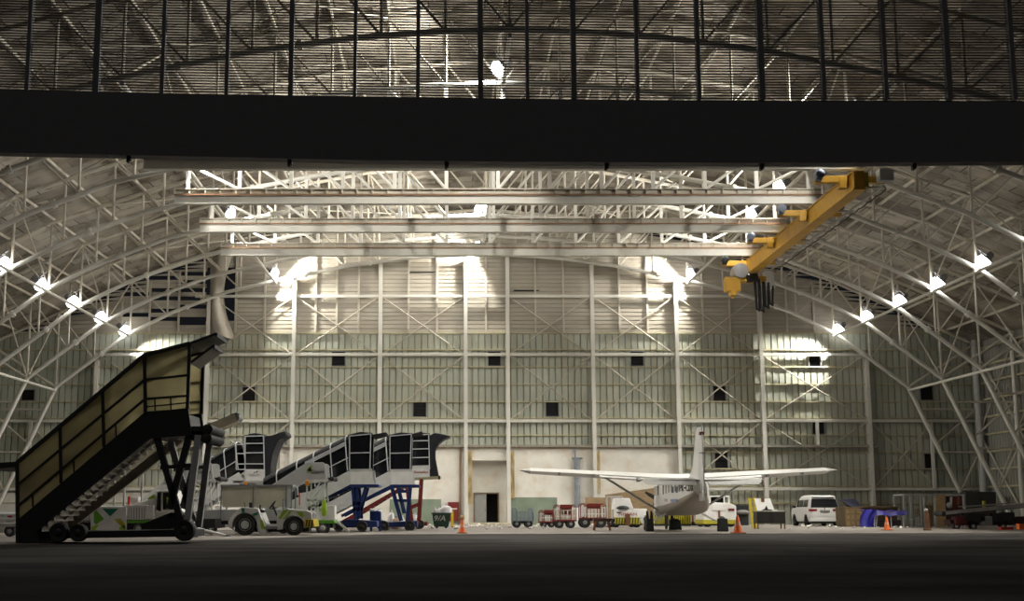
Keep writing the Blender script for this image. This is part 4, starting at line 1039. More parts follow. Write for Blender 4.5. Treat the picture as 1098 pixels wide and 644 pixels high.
# ------------------------------------------------------------------ dumpster with bags
Yd = 74.5
t = T('dumpster', 'dark green wheeled dumpster heaped with white bags, by the red cabinet', 'dumpster', at(474, Yd), Yd)
P = t.poly
zt = t.xz(474, 550)[1]; zb = t.xz(474, 564.5)[1]; xa, xb = t.xz(463.5, 550)[0], t.xz(483, 550)[0]; 
mb = MB(); d = .95
rings = []
for f, z in ((.80, zb), (.92, zb + (zt - zb) * .55), (1.0, zt)):
    w = (xb - xa) / 2 * f; c = (xa + xb) / 2; yy = d / 2 * f
    rings.append([(c - w, d / 2 - yy, z), (c + w, d / 2 - yy, z), (c + w, d / 2 + yy, z), (c - w, d / 2 + yy, z)])
for f, z in ((.93, zt), (.8, zb + .15)):
    w = (xb - xa) / 2 * f; c = (xa + xb) / 2; yy = d / 2 * f
    rings.append([(c - w, d / 2 - yy, z), (c + w, d / 2 - yy, z), (c + w, d / 2 + yy, z), (c - w, d / 2 + yy, z)])
mb.loft(rings); body = t.part('bin_body', mb, BINGREEN, bevel=.02)
mb = MB(); mb.box(xa - .05, xb + .05, -.05, .03, zt - .06, zt + .03); mb.box(xa - .05, xb + .05, d - .03, d + .05, zt - .06, zt + .03); mb.box(xa - .05, xa + .03, 0, d, zt - .06, zt + .03); mb.box(xb - .03, xb + .05, 0, d, zt - .06, zt + .03)
t.part('bin_rim', mb, BINGREEN, bevel=.015)
for x in (xa + .25, xb - .25):
    for y in (.2, d - .25):
        mb = MB(); mb.lathe([(.03, -.03), (.085, -.03), (.085, .03), (.03, .03)], (x, y, .085), 'y', 12); mb.box(x - .04, x + .04, y - .04, y + .04, .1, zb + .03); t.part('caster', mb, BLACK)
lettering('lettering', '9/A', mat('chalk white paint', (.55, .55, .52), .7), body, ((xa + xb) / 2 - .08, .012, (zt + zb) / 2 + .1), (1, 0, 0), (0, -.08, 1), .62, .30, depth=.02, shear=.2)
lz = zb + .42
sack(466.6, 549, Yd + .45, .15, .24, BAGM, 'small white bag lying at the left end of the dumpster heap', grp='bags heaped in the dumpster', seed=21, Z=zt - .16)
sack(470.4, 549, Yd + .35, .16, .25, BAGM, 'small white bag in the middle of the dumpster heap', grp='bags heaped in the dumpster', seed=22, Z=zt - .17)
sack(477.8, 548, Yd + .45, .36, .33, BAGM, 'largest white bag bulging at the right end of the dumpster', grp='bags heaped in the dumpster', seed=23, Z=zt - .15)
Yb = 79
x0, z1 = wp(483.6, 546.5, Yb); x1 = wp(486.3, 546, Yb)[0]
t = T('yellow_board', 'narrow yellow board standing upright behind the green dumpster', 'board', (x0 + x1) / 2, Yb)
mb = MB(); w = (x1 - x0) / 2; mb.box(-w, w, 0, .04, 0, z1); t.part('panel', mb, YELLOW, bevel=.01); mb = MB(); mb.box(-w, w, 0, .4, 0, .04); t.part('foot', mb, DARK)
# red cabinet on the wall
x0, z1 = wp(480.3, 538, 92.4); x1, z0 = wp(492, 558.5, 92.4)
t = T('fire_hose_cabinet', 'dark red cabinet with a pale stripe fixed to the plaster wall behind the dumpster', 'cabinet', (x0 + x1) / 2, 92.7, z0)
w = (x1 - x0) / 2; h = z1 - z0
mb = MB(); mb.box(-w, w, -.3, .03, 0, h); t.part('body', mb, RED, bevel=.02)
mb = MB(); mb.box(-w + .06, w - .06, -.33, -.29, .06, h - .06); o = t.part('cabinet_door', mb, RED, bevel=.01)
mb = MB(); mb.box(-w + .15, w - .12, -.34, -.325, h * .62, h * .68); build('pale_stripe', mb, OFFW, o)
mb = MB(); mb.box(-.05, 0, -.37, -.32, h * .3, h * .4); build('handle', mb, MGREY, o)

# ------------------------------------------------------------------ caged baggage trolleys
def trolley(px0, px1, ptop, pbed, Y0, frame, panel, slat, label, backrest=True, wd=1.1):
    t = T('baggage_trolley', label, 'baggage trolley', at((px0 + px1) / 2, Y0), Y0, 0, 'caged baggage trolleys along the back wall')
    xa, zt = t.xz(px0, ptop); xb, zb = t.xz(px1, pbed)
    for y, nm in ((0, 'end_hoop'), (wd, 'end_hoop')):
        for a, b in ((xa, xa + (xb - xa) * .24), (xb - (xb - xa) * .24, xb)):
            mb = MB(); mb.path([(a, y, zb - .1), (a, y, zt - .12), (a + .1, y, zt), (b - .1, y, zt), (b, y, zt - .12), (b, y, zb - .1)], .026, 7); t.part(nm, mb, frame)
    mb = MB(); mb.box(xa, xb, 0, wd, zb - .08, zb); bed = t.part('trolley_bed', mb, frame, bevel=.01)
    n = max(5, int((xb - xa) / .2))
    for y in (0, wd):
        mb = MB()
        for k in range(n + 1):
            x = xa + .05 + (xb - xa - .1) * k / n; mb.beam((x, y, zb), (x, y, zt - .22), .05, .02)
        mb.beam((xa, y, zt - .22), (xb, y, zt - .22), .04, .05); mb.beam((xa, y, zb + .2), (xb, y, zb + .2), .03, .04)
        t.part('slatted_side', mb, slat)
    if backrest:
        mb = MB(); mb.box(xa + (xb - xa) * .24, xb - (xb - xa) * .2, -.02, .03, zt - .28, zt + .02); t.part('red_board', mb, panel, bevel=.02)
    for x in (xa + .25, xb - .3):
        for y in (.02, wd - .14):
            r = max(.16, (zb - .08) * .62); mb = MB(); mb.lathe([(r * .4, .02), (r * .9, 0), (r, .03), (r, .11), (r * .9, .13), (r * .4, .11)], (x, y, r), 'y', 18); o = t.part('wheel', mb, BLACK)
            mb = MB(); mb.lathe([(.02, 0), (r * .4, .01), (r * .4, .1), (.02, .12)], (x, y, r), 'y', 12); build('wheel_rim', mb, MGREY, o)
    mb = MB(); mb.box(xa + .2, xb - .2, .3, wd - .3, zb - .2, zb - .08); mb.tube((xa + .25, .1, r), (xa + .25, wd - .1, r), .03); mb.tube((xb - .3, .1, r), (xb - .3, wd - .1, r), .03); t.part('axle_frame', mb, DARK)
    return t
BG = mat('blue grey painted tube', (.20, .24, .27), .5, var=.15)
trolley(549.5, 572.5, 544.3, 557, 76, BG, BG, BG, 'blue grey caged trolley standing alone before the green painted wall panel', False)
trolley(578.8, 597, 546.8, 558.5, 78, RED, RED, OFFW, 'low red trolley with white slats, leftmost of the red trolleys')
t3 = trolley(595, 618, 541, 557, 74.5, RED, RED, OFFW, 'middle red trolley with tall hoops and a white carton aboard')
trolley(622.5, 650, 539.8, 554.5, 76, RED, RED, OFFW, 'largest red trolley with white slats, next to the brown trestle bench')
x, z = wp(606.5, 555.5, 75.0); zt = wp(606.5, 546, 75)[1]
t = T('carton', 'cream carton with a red mark riding on the middle red trolley', 'carton', x, 75.0, wp(606, 557, 74.5)[1])
mb = MB(); mb.box(-.42, .42, -.25, .35, 0.002, .55); t.part('box', mb, mat('cream card', (.60, .55, .40), .8), bevel=.015); mb = MB(); mb.box(-.2, .3, -.262, -.25, .3, .5); t.part('red_mark', mb, RED)
x, z1 = wp(619.5, 544, 77.5)
t = T('white_panel_board', 'white board leaning upright between the middle and largest red trolleys', 'board', x, 77.5)
mb = MB(); mb.add([(-.22, 0, 0), (.3, 0, 0), (.1, .5, z1), (-.35, .5, z1), (-.22, .04, 0), (.3, .04, 0), (.1, .54, z1), (-.35, .54, z1)], [(0, 1, 2, 3), (7, 6, 5, 4), (0, 4, 5, 1), (1, 5, 6, 2), (2, 6, 7, 3), (3, 7, 4, 0)]); t.part('panel', mb, WHITE)
# trestle bench
Y0 = 67
t = T('trestle_bench', 'low brown trestle bench standing before the largest red trolley', 'bench', at(646, Y0), Y0)
P = t.poly; (xa, zt), (xb, z_) = t.xz(636.5, 555.5), t.xz(655.5, 559)
mb = MB(); mb.box(xa, xb, 0, .5, z_, zt); t.part('bench_top', mb, mat('dark brown wood', (.10, .05, .035), .7, var=.2), bevel=.015)
for x in (xa + .12, xb - .12):
    for y in (.05, .45): 
        mb = MB(); mb.beam((x, y, z_), (x + (.08 if x > 0 else -.08), y, 0), .07, .07); t.part('leg', mb, mat('red brown leg', (.28, .10, .06), .6))
# plywood sheets leaning on the wall
for (pts, lab) in (([(629, 533), (668, 533), (668, 552), (625, 552)], 'brown plywood sheet leaning behind the largest red trolley'), ([(650, 530), (712, 521.5), (712, 552), (650, 552)], 'long brown plywood sheet sloping up behind the tractor and airplane')):
    t = T('plywood_sheet', lab, 'plywood sheet', at(pts[0][0], 89), 89 if 'long' in lab else 88, 0, 'plywood sheets against the wall')
    mb = MB(); pp = t.poly(pts); pp = [(x, 0 if i > 1 else z) for i, (x, z) in enumerate(pp)]; 
    n = 4; vs = [(x, .0 if z < .01 else .6, z) for x, z in pp] + [(x, .05 if z < .01 else .65, z) for x, z in pp]
    mb.add(vs, [(0, 1, 2, 3), (7, 6, 5, 4)] + [(i, 4 + i, 4 + (i + 1) % 4, (i + 1) % 4) for i in range(4)]); t.part('sheet', mb, WOOD)
# grey handrail frame before the plywood
t = T('rail_frame', 'thin grey tube rail frame standing before the brown plywood sheets', 'rail', at(665, 85), 85)
(xa, zt), (xb, _) = t.xz(650.5, 532.5), t.xz(667, 532.5)
for x in (xa, (xa + xb) / 2 - .2, xb):
    mb = MB(); mb.tube((x, 0, 0), (x, 0, zt), .05); mb.box(x - .1, x + .1, -.3, .3, 0, .03); t.part('rail_post', mb, GREY)
mb = MB(); mb.tube((xa, 0, zt), (xb, 0, zt), .05); t.part('top_rail', mb, GREY)

# ------------------------------------------------------------------ high-wing airplane, tail towards the front
AYW = 65.0
PLW = mat('airplane white paint', (.72, .71, .68), .35, var=.04, dirt=(.5, .46, .4), dirt_amt=.25)
t = T('airplane', 'white high wing propeller airplane seen from behind, registration letters on its flank', 'airplane', 11.45, AYW, 0, None, None, math.radians(-2.2))
def ring(y, hw, zb, zt, n=28, e=4.2, x=0.0):
    c = (zb + zt) / 2; h = (zt - zb) / 2; out = []
    for k in range(n):
        a = 2 * math.pi * k / n; ca, sa = math.cos(a), math.sin(a)
        out.append((x + hw * math.copysign(abs(ca) ** (2 / e), ca), y, c + h * math.copysign(abs(sa) ** (2 / e), sa)))
    return out
SEC = [(-6.9, .10, 1.80, 2.22), (-6.2, .24, 1.70, 2.30), (-4.8, .50, 1.42, 2.36), (-3.2, .82, 1.08, 2.42), (-1.6, 1.08, .84, 2.48), (0, 1.14, .76, 2.52), (2.4, 1.03, .74, 2.50), (3.2, .95, .74, 2.3), (4.0, .92, .78, 1.95), (4.9, .74, .85, 1.78), (5.8, .52, .95, 1.62), (6.15, .28, 1.1, 1.48)]
mb = MB(); mb.loft([ring(*s_) for s_ in SEC]); fus = t.part('fuselage', mb, PLW, sharp=50)
# beige underside panels following the hull
mb = MB(); rings = []
for y, hw, zb, zt in SEC[1:8]:
    pts = ring(y, hw * 1.004, zb - .006, zt, 28); lowp = [p for p in pts if p[2] < zb + (zt - zb) * .42]; lowp.sort(key=lambda p: math.atan2(p[2] - (zb + zt) / 2, p[0]))
    rings.append(lowp)
nl = min(len(r) for r in rings); vs, fs = [], []
for r in rings: vs += r[:nl]
for i in range(len(rings) - 1):
    for k in range(nl - 1): fs.append((i * nl + k, i * nl + k + 1, (i + 1) * nl + k + 1, (i + 1) * nl + k))
mb.add(vs, fs); build('belly_panel', mb, BELLY, fus, recalc=False)
# wing
HS = 7.93
def foil(x, y0, chord, z, th):
    prof = [(0, 0), (.12, .45), (.3, .6), (.6, .42), (1, .03), (1, -.03), (.6, -.28), (.3, -.4), (.1, -.3)]
    return [(x, y0 - chord * u, z + th * v) for u, v in prof]
for s in (-1, 1):
    mb = MB(); mb.loft([foil(s * .0, 2.3, 2.0, 2.58, .40), foil(s * 1.1, 2.3, 2.0, 2.60, .40), foil(s * 4.2, 2.25, 1.8, 2.77, .38), foil(s * (HS - .5), 2.1, 1.35, 2.95, .30)]); w = t.part('wing', mb, PLW, sharp=50)
    mb = MB(); mb.loft([foil(s * (HS - .5), 2.1, 1.35, 2.95, .30), foil(s * (HS - .25), 1.9, 1.0, 2.975, .18), foil(s * HS, 1.6, .35, 3.0, .04)]); build('wing_tip', mb, GREY, w)
    mb = MB(); mb.add([(s * 1.2, .31, 2.53), (s * 4.0, .48, 2.70), (s * 4.0, .20, 2.62), (s * 1.2, .0, 2.44), (s * 1.2, .31, 2.57), (s * 4.0, .48, 2.74), (s * 4.0, .20, 2.65), (s * 1.2, .0, 2.47)], [(0, 1, 2, 3), (7, 6, 5, 4), (0, 4, 5, 1), (1, 5, 6, 2), (2, 6, 7, 3), (3, 7, 4, 0)]); build('flap', mb, PLW, w)
    for x in (4.3, 6.0):
        mb = MB(); mb.box(s * x - .04, s * x + .04, .2, .8, 2.62 + (x - 4) * .06, 2.74 + (x - 4) * .06); build('hinge_fairing', mb, MGREY, w)
    mb = MB(); mb.tube((s * 1.02, 1.2, .98), (s * 3.7, 1.25, 2.66), .055); t.part('wing_strut', mb, GREY)
    # tailplane
    mb = MB(); mb.loft([foil(s * .05, -5.3, 1.35, 2.34, .16), foil(s * 2.55, -5.5, 1.0, 2.36, .13), foil(s * 2.75, -5.7, .7, 2.37, .06)]); tp = t.part('tailplane', mb, PLW, sharp=50)
    mb = MB(); el = [(-6.45, 2.36), (-6.45, 2.42), (-6.80, 2.14), (-6.83, 2.11), (-6.78, 2.10)]
    mb.loft([[(s * .28, y, z) for y, z in el], [(s * 2.45, y + .05, z + .03) for y, z in el], [(s * 2.62, y + .25, z + .17 if z < 2.2 else z) for y, z in el]]); build('elevator', mb, PLW, tp)
    mb = MB(); mb.loft([foil(s * 2.62, -5.35, .55, 2.36, .2), foil(s * 2.8, -5.4, .5, 2.36, .2)]); build('tailplane_tip', mb, MGREY, tp)
    # main gear
    gx = s * 1.78
    mb = MB(); mb.loft([[(s * .85 + a, b, .85 + c) for a, b, c in ((0, -.6, .05), (0, -.45, .05), (0, -.45, -.05), (0, -.6, -.05))], [(gx + a, b, .36 + c) for a, b, c in ((0, -.57, .04), (0, -.48, .04), (0, -.48, -.04), (0, -.57, -.04))]]); t.part('gear_leg', mb, PLW)
    mb = MB(); mb.lathe([(.10, -.12), (.30, -.12), (.36, -.06), (.36, .06), (.30, .12), (.10, .12)], (gx + s * .05, -.52, .36), 'x', 20); wh = t.part('main_wheel', mb, BLACK)
    mb = MB(); mb.lathe([(.02, -.13), (.16, -.13), (.16, .13), (.02, .13)], (gx + s * .05, -.52, .36), 'x', 12); build('wheel_rim', mb, RIM, wh)
# fin, dorsal fillet and rudder
def fin(prof, th0, th1):
    n = len(prof); vs = []
    for sg in (-1, 1):
        for (y, z) in prof: f = (z - 2.2) / 2.5; vs.append((sg * (th0 + (th1 - th0) * f), y, z))
    return vs, [tuple(range(n)), tuple(range(2 * n - 1, n - 1, -1))] + [(i, n + i, n + (i + 1) % n, (i + 1) % n) for i in range(n)]
mb = MB(); mb.add(*fin([(-6.45, 2.2), (-2.6, 2.40), (-3.7, 2.62), (-4.6, 3.05), (-5.75, 4.55), (-6.0, 4.66), (-6.45, 4.66)], .12, .09)); fn = t.part('tail_fin', mb, PLW, bevel=.03)
mb = MB(); mb.loft([[(-.13, -6.45, z), (.13, -6.45, z), (w_, y_, z), (-w_, y_, z)] for z, y_, w_ in ((1.42, -6.85, .03), (1.62, -7.12, .025), (2.5, -7.2, .025), (4.0, -7.02, .02), (4.66, -6.95, .02))]); rd = t.part('rudder', mb, PLW)
mb = MB(); mb.box(-.09, .09, -6.98, -6.5, 4.30, 4.44); build('red_band', mb, RED, rd); mb = MB(); mb.box(-.1, .1, -7.12, -6.5, 3.5, 3.53); build('hinge_line', mb, GREYTXT, rd)
mb = MB(); mb.tube((0, -6.6, 4.64), (0, -6.6, 4.80), .05); mb.tube((0, -6.9, 4.64), (.1, -7.0, 4.8), .015); build('beacon', mb, MGREY, rd)
# flank marks: stripes, registration, small blue logo; each lies on the tapering left flank
def flank(y):
    for (a, ha, _, _), (b, hb, _, _) in zip(SEC, SEC[1:]):
        if a <= y <= b: return -(ha + (hb - ha) * (y - a) / (b - a))
cam_l = (Matrix.Rotation(math.radians(2.2), 4, 'Z') @ Matrix.Translation((-11.45, -AYW, 0))) @ Vector((0, 0, HC))
def on_flank(px):
    """local y on the left flank that the photograph shows at column px"""
    best = None
    for k in range(600):
        y = -6.8 + 8.0 * k / 600; p = Matrix.Rotation(math.radians(-2.2), 4, 'Z') @ Vector((flank(y), y, 2)); X, Y = p.x + 11.45, p.y + AYW
        e = abs(PX0 + X / Y * F * 1.013 - px)
        if best is None or e < best[0]: best = (e, y)
    return best[1]
zr0, zr1 = wp(738, 526.8, 61.5)[1], wp(738, 519.6, 61.5)[1]
chars = 'PK-CDX'; px = 729.4; wds = [2.6, 2.5, 1.9, 2.8, 2.8, 2.7]
for ch, wv in zip(chars, wds):
    ya, yb = on_flank(px), on_flank(px + wv * .84); A = Vector((flank(ya) - .012, ya, (zr0 + zr1) / 2)); Bv = Vector((flank(yb) - .012, yb, (zr0 + zr1) / 2))
    hgt = (zr1 - zr0) * (.22 if ch == '-' else 1)
    lettering('registration_letter', ch, BLACKTXT, fus, (A + Bv) / 2, Bv - A, (0, 0, 1), (Bv - A).length, hgt, depth=.01); px += wv
def patch(px0, px1, z0, z1, m, nm):
    ya, yb = on_flank(px0), on_flank(px1); mb = MB(); xa, xb = flank(ya), flank(yb)
    mb.add([(xa - .01, ya, z0), (xb - .01, yb, z0), (xb - .01, yb, z1), (xa - .01, ya, z1), (xa + .02, ya, z0), (xb + .02, yb, z0), (xb + .02, yb, z1), (xa + .02, ya, z1)], [(0, 1, 2, 3), (7, 6, 5, 4), (0, 4, 5, 1), (1, 5, 6, 2), (2, 6, 7, 3), (3, 7, 4, 0)]); build(nm, mb, m, fus)
TAN = mat('faded tan stripe', (.36, .31, .25), .5)
for a, b, d0, d1, m in ((711.2, 712.2, -.42, 0, GREYTXT), (714, 715.2, -.38, 0, TAN), (717, 718.4, -.34, 0, TAN), (720.6, 723, -.36, -.1, GREYTXT), (720.3, 720.9, -.3, 0, GREYTXT), (725, 727.4, -.36, -.1, GREYTXT), (724.2, 724.8, -.3, 0, GREYTXT), (727.6, 728.2, -.3, .0, TAN)):
    patch(a, b, zr1 + d0, zr1 + d1 + .03, m, 'flank_stripe')
zl_ = wp(722, 536.5, 62.5)[1]
patch(719.5, 726.5, zl_ - .07, zl_ + .07, mat('faded blue mark', (.22, .27, .42), .5), 'blue_mark'); patch(713, 716, zl_ - .05, zl_ + .1, mat('faded pink mark', (.55, .38, .38), .5), 'pink_mark')
# windows, nose wheel, propeller
for s in (-1, 1):
    for y0, xw in ((.2, 1.13), (1.2, 1.075), (1.9, 1.045)):
        mb = MB(); mb.box(s * xw - .035, s * xw + .02, y0, y0 + .6, 1.75, 2.2); t.part('cabin_window', mb, DGLASS, bevel=.01)
mb = MB(); mb.tube((0, 3.9, .85), (0, 4.0, .36), .06); mb.lathe([(.08, -.09), (.27, -.09), (.32, -.04), (.32, .04), (.27, .09), (.08, .09)], (0, 4.0, .32), 'x', 18); t.part('nose_wheel', mb, BLACK)
mb = MB(); mb.lathe([(.26, 0), (.2, .2), (.03, .42)], (0, 6.15, 1.29), 'y', 16); t.part('spinner', mb, GREY)
for k in range(3):
    a = 2 * math.pi * k / 3 + .5; d = Vector((math.cos(a), 0, math.sin(a))); e = Vector((-math.sin(a), 0, math.cos(a))); c = Vector((0, 6.3, 1.29)); mb = MB()
    mb.loft([[c + d * r_ + e * w_ + Vector((0, .03, 0)), c + d * r_ - e * w_ + Vector((0, .03, 0)), c + d * r_ - e * w_ - Vector((0, .03, 0)), c + d * r_ + e * w_ - Vector((0, .03, 0))] for r_, w_ in ((.15, .05), (.5, .1), (1.0, .1), (1.3, .05))]); t.part('propeller_blade', mb, DARK)
mb = MB(); mb.lathe([(.05, 0), (.13, .02), (.13, .5), (.05, .52)], (-.78, 4.2, 1.35), 'y', 12); t.part('exhaust_stack', mb, DARK)
mb = MB(); mb.lathe([(.10, 0), (.27, .04), (.30, .5), (.15, .9)], (-.72, 2.9, .95), 'y', 16); t.part('wheel_fairing', mb, OFFW)
# wheel chock covers
def chock(px0, px1, ptop, pbot, Y0, label, prongs):
    (xa, zt), (xb, _) = wp(px0, ptop, Y0), wp(px1, ptop, Y0); t = T('wheel_chock', label, 'wheel chock', (xa + xb) / 2, Y0, 0, 'wheel chocks by the airplane'); w = (xb - xa) / 2
    mb = MB(); mb.prism([(-w, 0), (w, 0), (w * .85, zt * (.62 if prongs else 1)), (-w * .85, zt * (.62 if prongs else 1))], 0, .3); t.part('block', mb, mat('dark green rubber', (.025, .03, .028), .8), bevel=.03)
    if prongs:
        for x in (-w * .55, w * .5): mb = MB(); mb.prism([(x - .07, zt * .6), (x + .07, zt * .6), (x + .03, zt), (x - .04, zt)], .05, .2); t.part('upright', mb, DARK, bevel=.01)
    else: mb = MB(); mb.tube((-w * .5, .15, zt), (w * .5, .15, zt), .05); t.part('handle', mb, DARK)
    return t
chock(692.5, 701, 547.5, 569.5, 63.6, 'dark upright chock with two prongs at the airplane left main wheel', True)
chock(769.5, 781, 555.5, 569.5, 63.6, 'dark round topped chock at the airplane right main wheel', False)
chock(717.5, 731, 557, 567.5, 68.3, 'flat dark chock under the airplane nose wheel', False)

# ------------------------------------------------------------------ white and yellow tractors behind the airplane
Y0 = 77.5
t = T('cargo_tractor', 'white and yellow cargo tractor with red rear lettering, left of the airplane', 'tractor', at(672, Y0), Y0)
P = t.poly
mb = MB(); mb.prism(P([(658.5, 545.5), (687, 545.5), (687, 554.5), (658.5, 554.5)]), 0, .3); o = t.part('rear_panel', mb, WHITE, bevel=.02)
x, z = t.xz(673, 551); lettering('lettering', 'NISSAN', REDTXT, o, (x, -.012, z), (1, 0, 0), (0, 0, 1), 1.05, .17)
x, z = t.xz(663.5, 549.2); mb = MB(); mb.box(x - .14, x + .14, -.02, 0, z - .03, z + .03); build('badge', mb, BLACKTXT, o)
mb = MB(); mb.prism(P([(659.5, 554.5), (686.5, 554.5), (686.5, 561.5), (659.5, 561.5)]), -.03, .3); o = t.part('hazard_plate', mb, OLIVEY, bevel=.01)
for k in range(9):
    a = 660.5 + 2.85 * k; mb = MB(); mb.prism(P([(a, 561.3), (a + 1, 561.3), (a + 1.5, 554.8), (a + .5, 554.8)]), -.045, -.025); build('hazard_stripe', mb, BLACKTXT, o)
x, z = t.xz(673, 558); mb = MB(); mb.box(x - .14, x + .14, -.12, 0, z - .28, z + .4); t.part('tow_hitch', mb, mat('rusty brown hitch', (.16, .07, .03), .7), bevel=.02)
mb = MB(); mb.prism(P([(658, 560.5), (688, 560.5), (688, 563), (658, 563)]), 0, 2.8); t.part('chassis', mb, DARK)
mb = MB(); mb.prism(P([(660.3, 546), (681, 546), (676.5, 533.7), (661.7, 533.7)]), .5, 2.2); t.part('engine_hood', mb, WHITE, bevel=.05)
mb = MB(); x, z = t.xz(668.5, 545.8); mb.lathe([(.4, 0), (.36, .12), (.2, .2), (.02, .22)], (x, .25, z), 'z', 16); t.part('seat_cushion', mb, BLACK)
mb = MB(); mb.prism(P([(663, 545.3), (680, 545.3), (680, 546.5), (663, 546.5)]), .02, .5); t.part('seat_base', mb, BLACK)
mb = MB(); mb.prism(P([(684, 545), (695.5, 545), (695.5, 552), (690, 553), (684, 553)]), .6, 2.4); t.part('side_hood', mb, WHITE, bevel=.04)
mb = MB(); mb.prism(P([(686, 553), (694, 552), (695, 561), (686, 561)]), .7, 2.2); t.part('side_body', mb, OLIVEY, bevel=.03)
for x in (t.xz(660.5, 560)[0], t.xz(683, 560)[0]):
    for y in (.1, 2.1): wheel(t, 0, 0, 0, y, .28, xz=(x, .26), r=.26)
mb = MB(); x, z = t.xz(690, 557); mb.lathe([(.1, -.04), (.2, -.04), (.24, 0), (.2, .04), (.1, .04)], (x, .5, z), 'y', 16); t.part('fender_ring', mb, OFFW)
Y0 = 80.0
t = T('cargo_tractor', 'white and yellow tractor with an open cab frame, right of the airplane tail', 'tractor', at(772, Y0), Y0)
P = t.poly
mb = MB(); mb.prism(P([(754, 541), (762, 538), (782, 539), (789.5, 542), (790, 557.5), (754, 557.5)]), 0, 2.6); t.part('body', mb, WHITE, bevel=.05)
mb = MB(); mb.prism(P([(763, 540.5), (778, 540.5), (778, 547), (763, 547)]), -.04, .02); t.part('engine_lid', mb, WHITE, bevel=.02)
mb = MB(); mb.prism(P([(753.5, 557), (790, 557), (790, 561.5), (753.5, 561.5)]), -.05, 2.65); t.part('yellow_skirt', mb, OLIVEY, bevel=.02)
mb = MB(); mb.prism(P([(781, 545), (787.3, 545), (787.3, 547.5), (781, 547.5)]), -.05, .02); t.part('tail_lamp', mb, RED)
x, z = t.xz(771, 550); mb = MB(); mb.box(x - .06, x + .06, -.05, .02, z - .25, z + .15); t.part('latch', mb, mat('red brown latch', (.2, .07, .05), .6))
for px in (763, 783.3):
    for y in (.5, 1.9):
        x, z1 = t.xz(px, 531.5); z0 = t.xz(px, 542)[1]; mb = MB(); mb.beam((x, y, z0), (x, y, z1), .08, .08); t.part('cab_post', mb, WHITE)
mb = MB(); mb.prism(P([(762, 531), (784, 531), (784, 532.3), (762, 532.3)]), .4, 2.0); t.part('cab_roof', mb, WHITE)
mb = MB(); mb.prism(P([(764, 532.5), (782.5, 532.5), (782.5, 539), (764, 539)]), 1.88, 1.92); t.part('windscreen', mb, DGLASS)
mb = MB(); mb.prism(P([(754, 561), (789, 561), (789, 563.3), (754, 563.3)]), .1, 2.5); t.part('chassis', mb, DARK)
for px in (759, 784):
    for y in (.05, 2.2): wheel(t, 0, 0, 0, y, .3, xz=(t.xz(px, 560)[0], .3), r=.3)
Y0 = 82.5
t = T('hazard_barrier', 'long low barrier with yellow and black stripes behind the airplane belly', 'barrier', at(722, Y0), Y0)
P = t.poly
mb = MB(); mb.prism(P([(702, 552), (741, 552), (741, 561.3), (702, 561.3)]), 0, .5); o = t.part('striped_board', mb, OLIVEY, bevel=.01)
for k in range(19):
    a = 702.5 + 2.05 * k; mb = MB(); mb.prism(P([(a, 561), (a + .9, 561), (a + .5, 552.3), (a - .2, 552.3)]), -.015, .005); build('hazard_stripe', mb, BLACKTXT, o)
mb = MB(); mb.prism(P([(702, 561), (741, 561), (741, 563.6), (702, 563.6)]), .05, .45); t.part('base', mb, DARK)
Y0 = 83.5
t = T('pallet_jack_cart', 'dark cart with red posts standing between the striped barrier and the right tractor', 'cart', at(747, Y0), Y0)
for px, m in ((742.5, RED), (746, DARK), (750, DARK), (752, RED)):
    x, z1 = t.xz(px, 551.5); mb = MB(); mb.beam((x, 0, .1), (x, 0, z1), .09, .09); t.part('post', mb, m)
(xa, z0), (xb, _) = t.xz(741.5, 561), t.xz(753, 561); mb = MB(); mb.box(xa, xb, -.1, .9, .04, z0 + .1); t.part('deck', mb, DARK, bevel=.02)

# ------------------------------------------------------------------ work bench with white board, yellow ladder frame
Y0 = 72.0
t = T('work_bench', 'dark cabinet work bench right of the airplane with papers on top', 'work bench', at(826, Y0), Y0)
P = t.poly; (xa, zt), (xb, _) = t.xz(811.5, 548), t.xz(842, 548)
mb = MB(); mb.box(xa, xb, 0, .9, .30, zt - .04); t.part('cabinet_body', mb, mat('dark brown cabinet', (.016, .014, .012), .5, var=.2), bevel=.015)
mb = MB(); mb.box(xa - .05, xb + .05, -.05, .95, zt - .04, zt); t.part('bench_top', mb, mat('dull bench top', (.12, .11, .10), .5), bevel=.01)
for k, x in enumerate((xa + .02, (xa + xb) / 2 + .1)):
    mb = MB(); mb.box(x + .03, x + (xb - xa) / 2 - .12, -.02, 0, .34, zt - .1); t.part('bench_door', mb, mat('door of brown cabinet', (.024, .02, .017), .45), bevel=.008)
for x in (xa + .05, xb - .05):
    for y in (.05, .85): mb = MB(); mb.beam((x, y, 0), (x, y, .32), .07, .07); t.part('leg', mb, mat('brown leg', (.16, .09, .05), .6))
ZB_ = zt
x, z = wp(819.5, 540.5, 72.5)
t2 = T('drawing_board', 'white tilted board with a dark smudge standing on the dark work bench', 'board', x, 72.45, ZB_ + .02)
(xa2, zt2), (xb2, _) = wp(811, 534.5, 72.6), wp(828.5, 534.5, 72.6); w = (xb2 - xa2) / 2; h = zt2 - ZB_
mb = MB(); mb.add([(-w + .04, 0, .02), (w + .08, 0, .02), (w - .05, .3, h), (-w - .03, .3, h), (-w + .04, .03, .02), (w + .08, .03, .02), (w - .05, .33, h), (-w - .03, .33, h)], [(0, 1, 2, 3), (7, 6, 5, 4), (0, 4, 5, 1), (1, 5, 6, 2), (2, 6, 7, 3), (3, 7, 4, 0)]); t2.part('panel', mb, WHITE)
mb = MB(); mb.box(-.12, .05, .2, .26, h - .2, h + .03); t2.part('clip', mb, mat('brown clip', (.2, .1, .05), .6))
mb = MB(); mb.tube((-w + .1, .25, 0), (-w + .1, .42, .02), .02); mb.beam((w * .4, .3, .5), (w * .4, .5, .01), .03, .03); t2.part('prop', mb, MGREY)
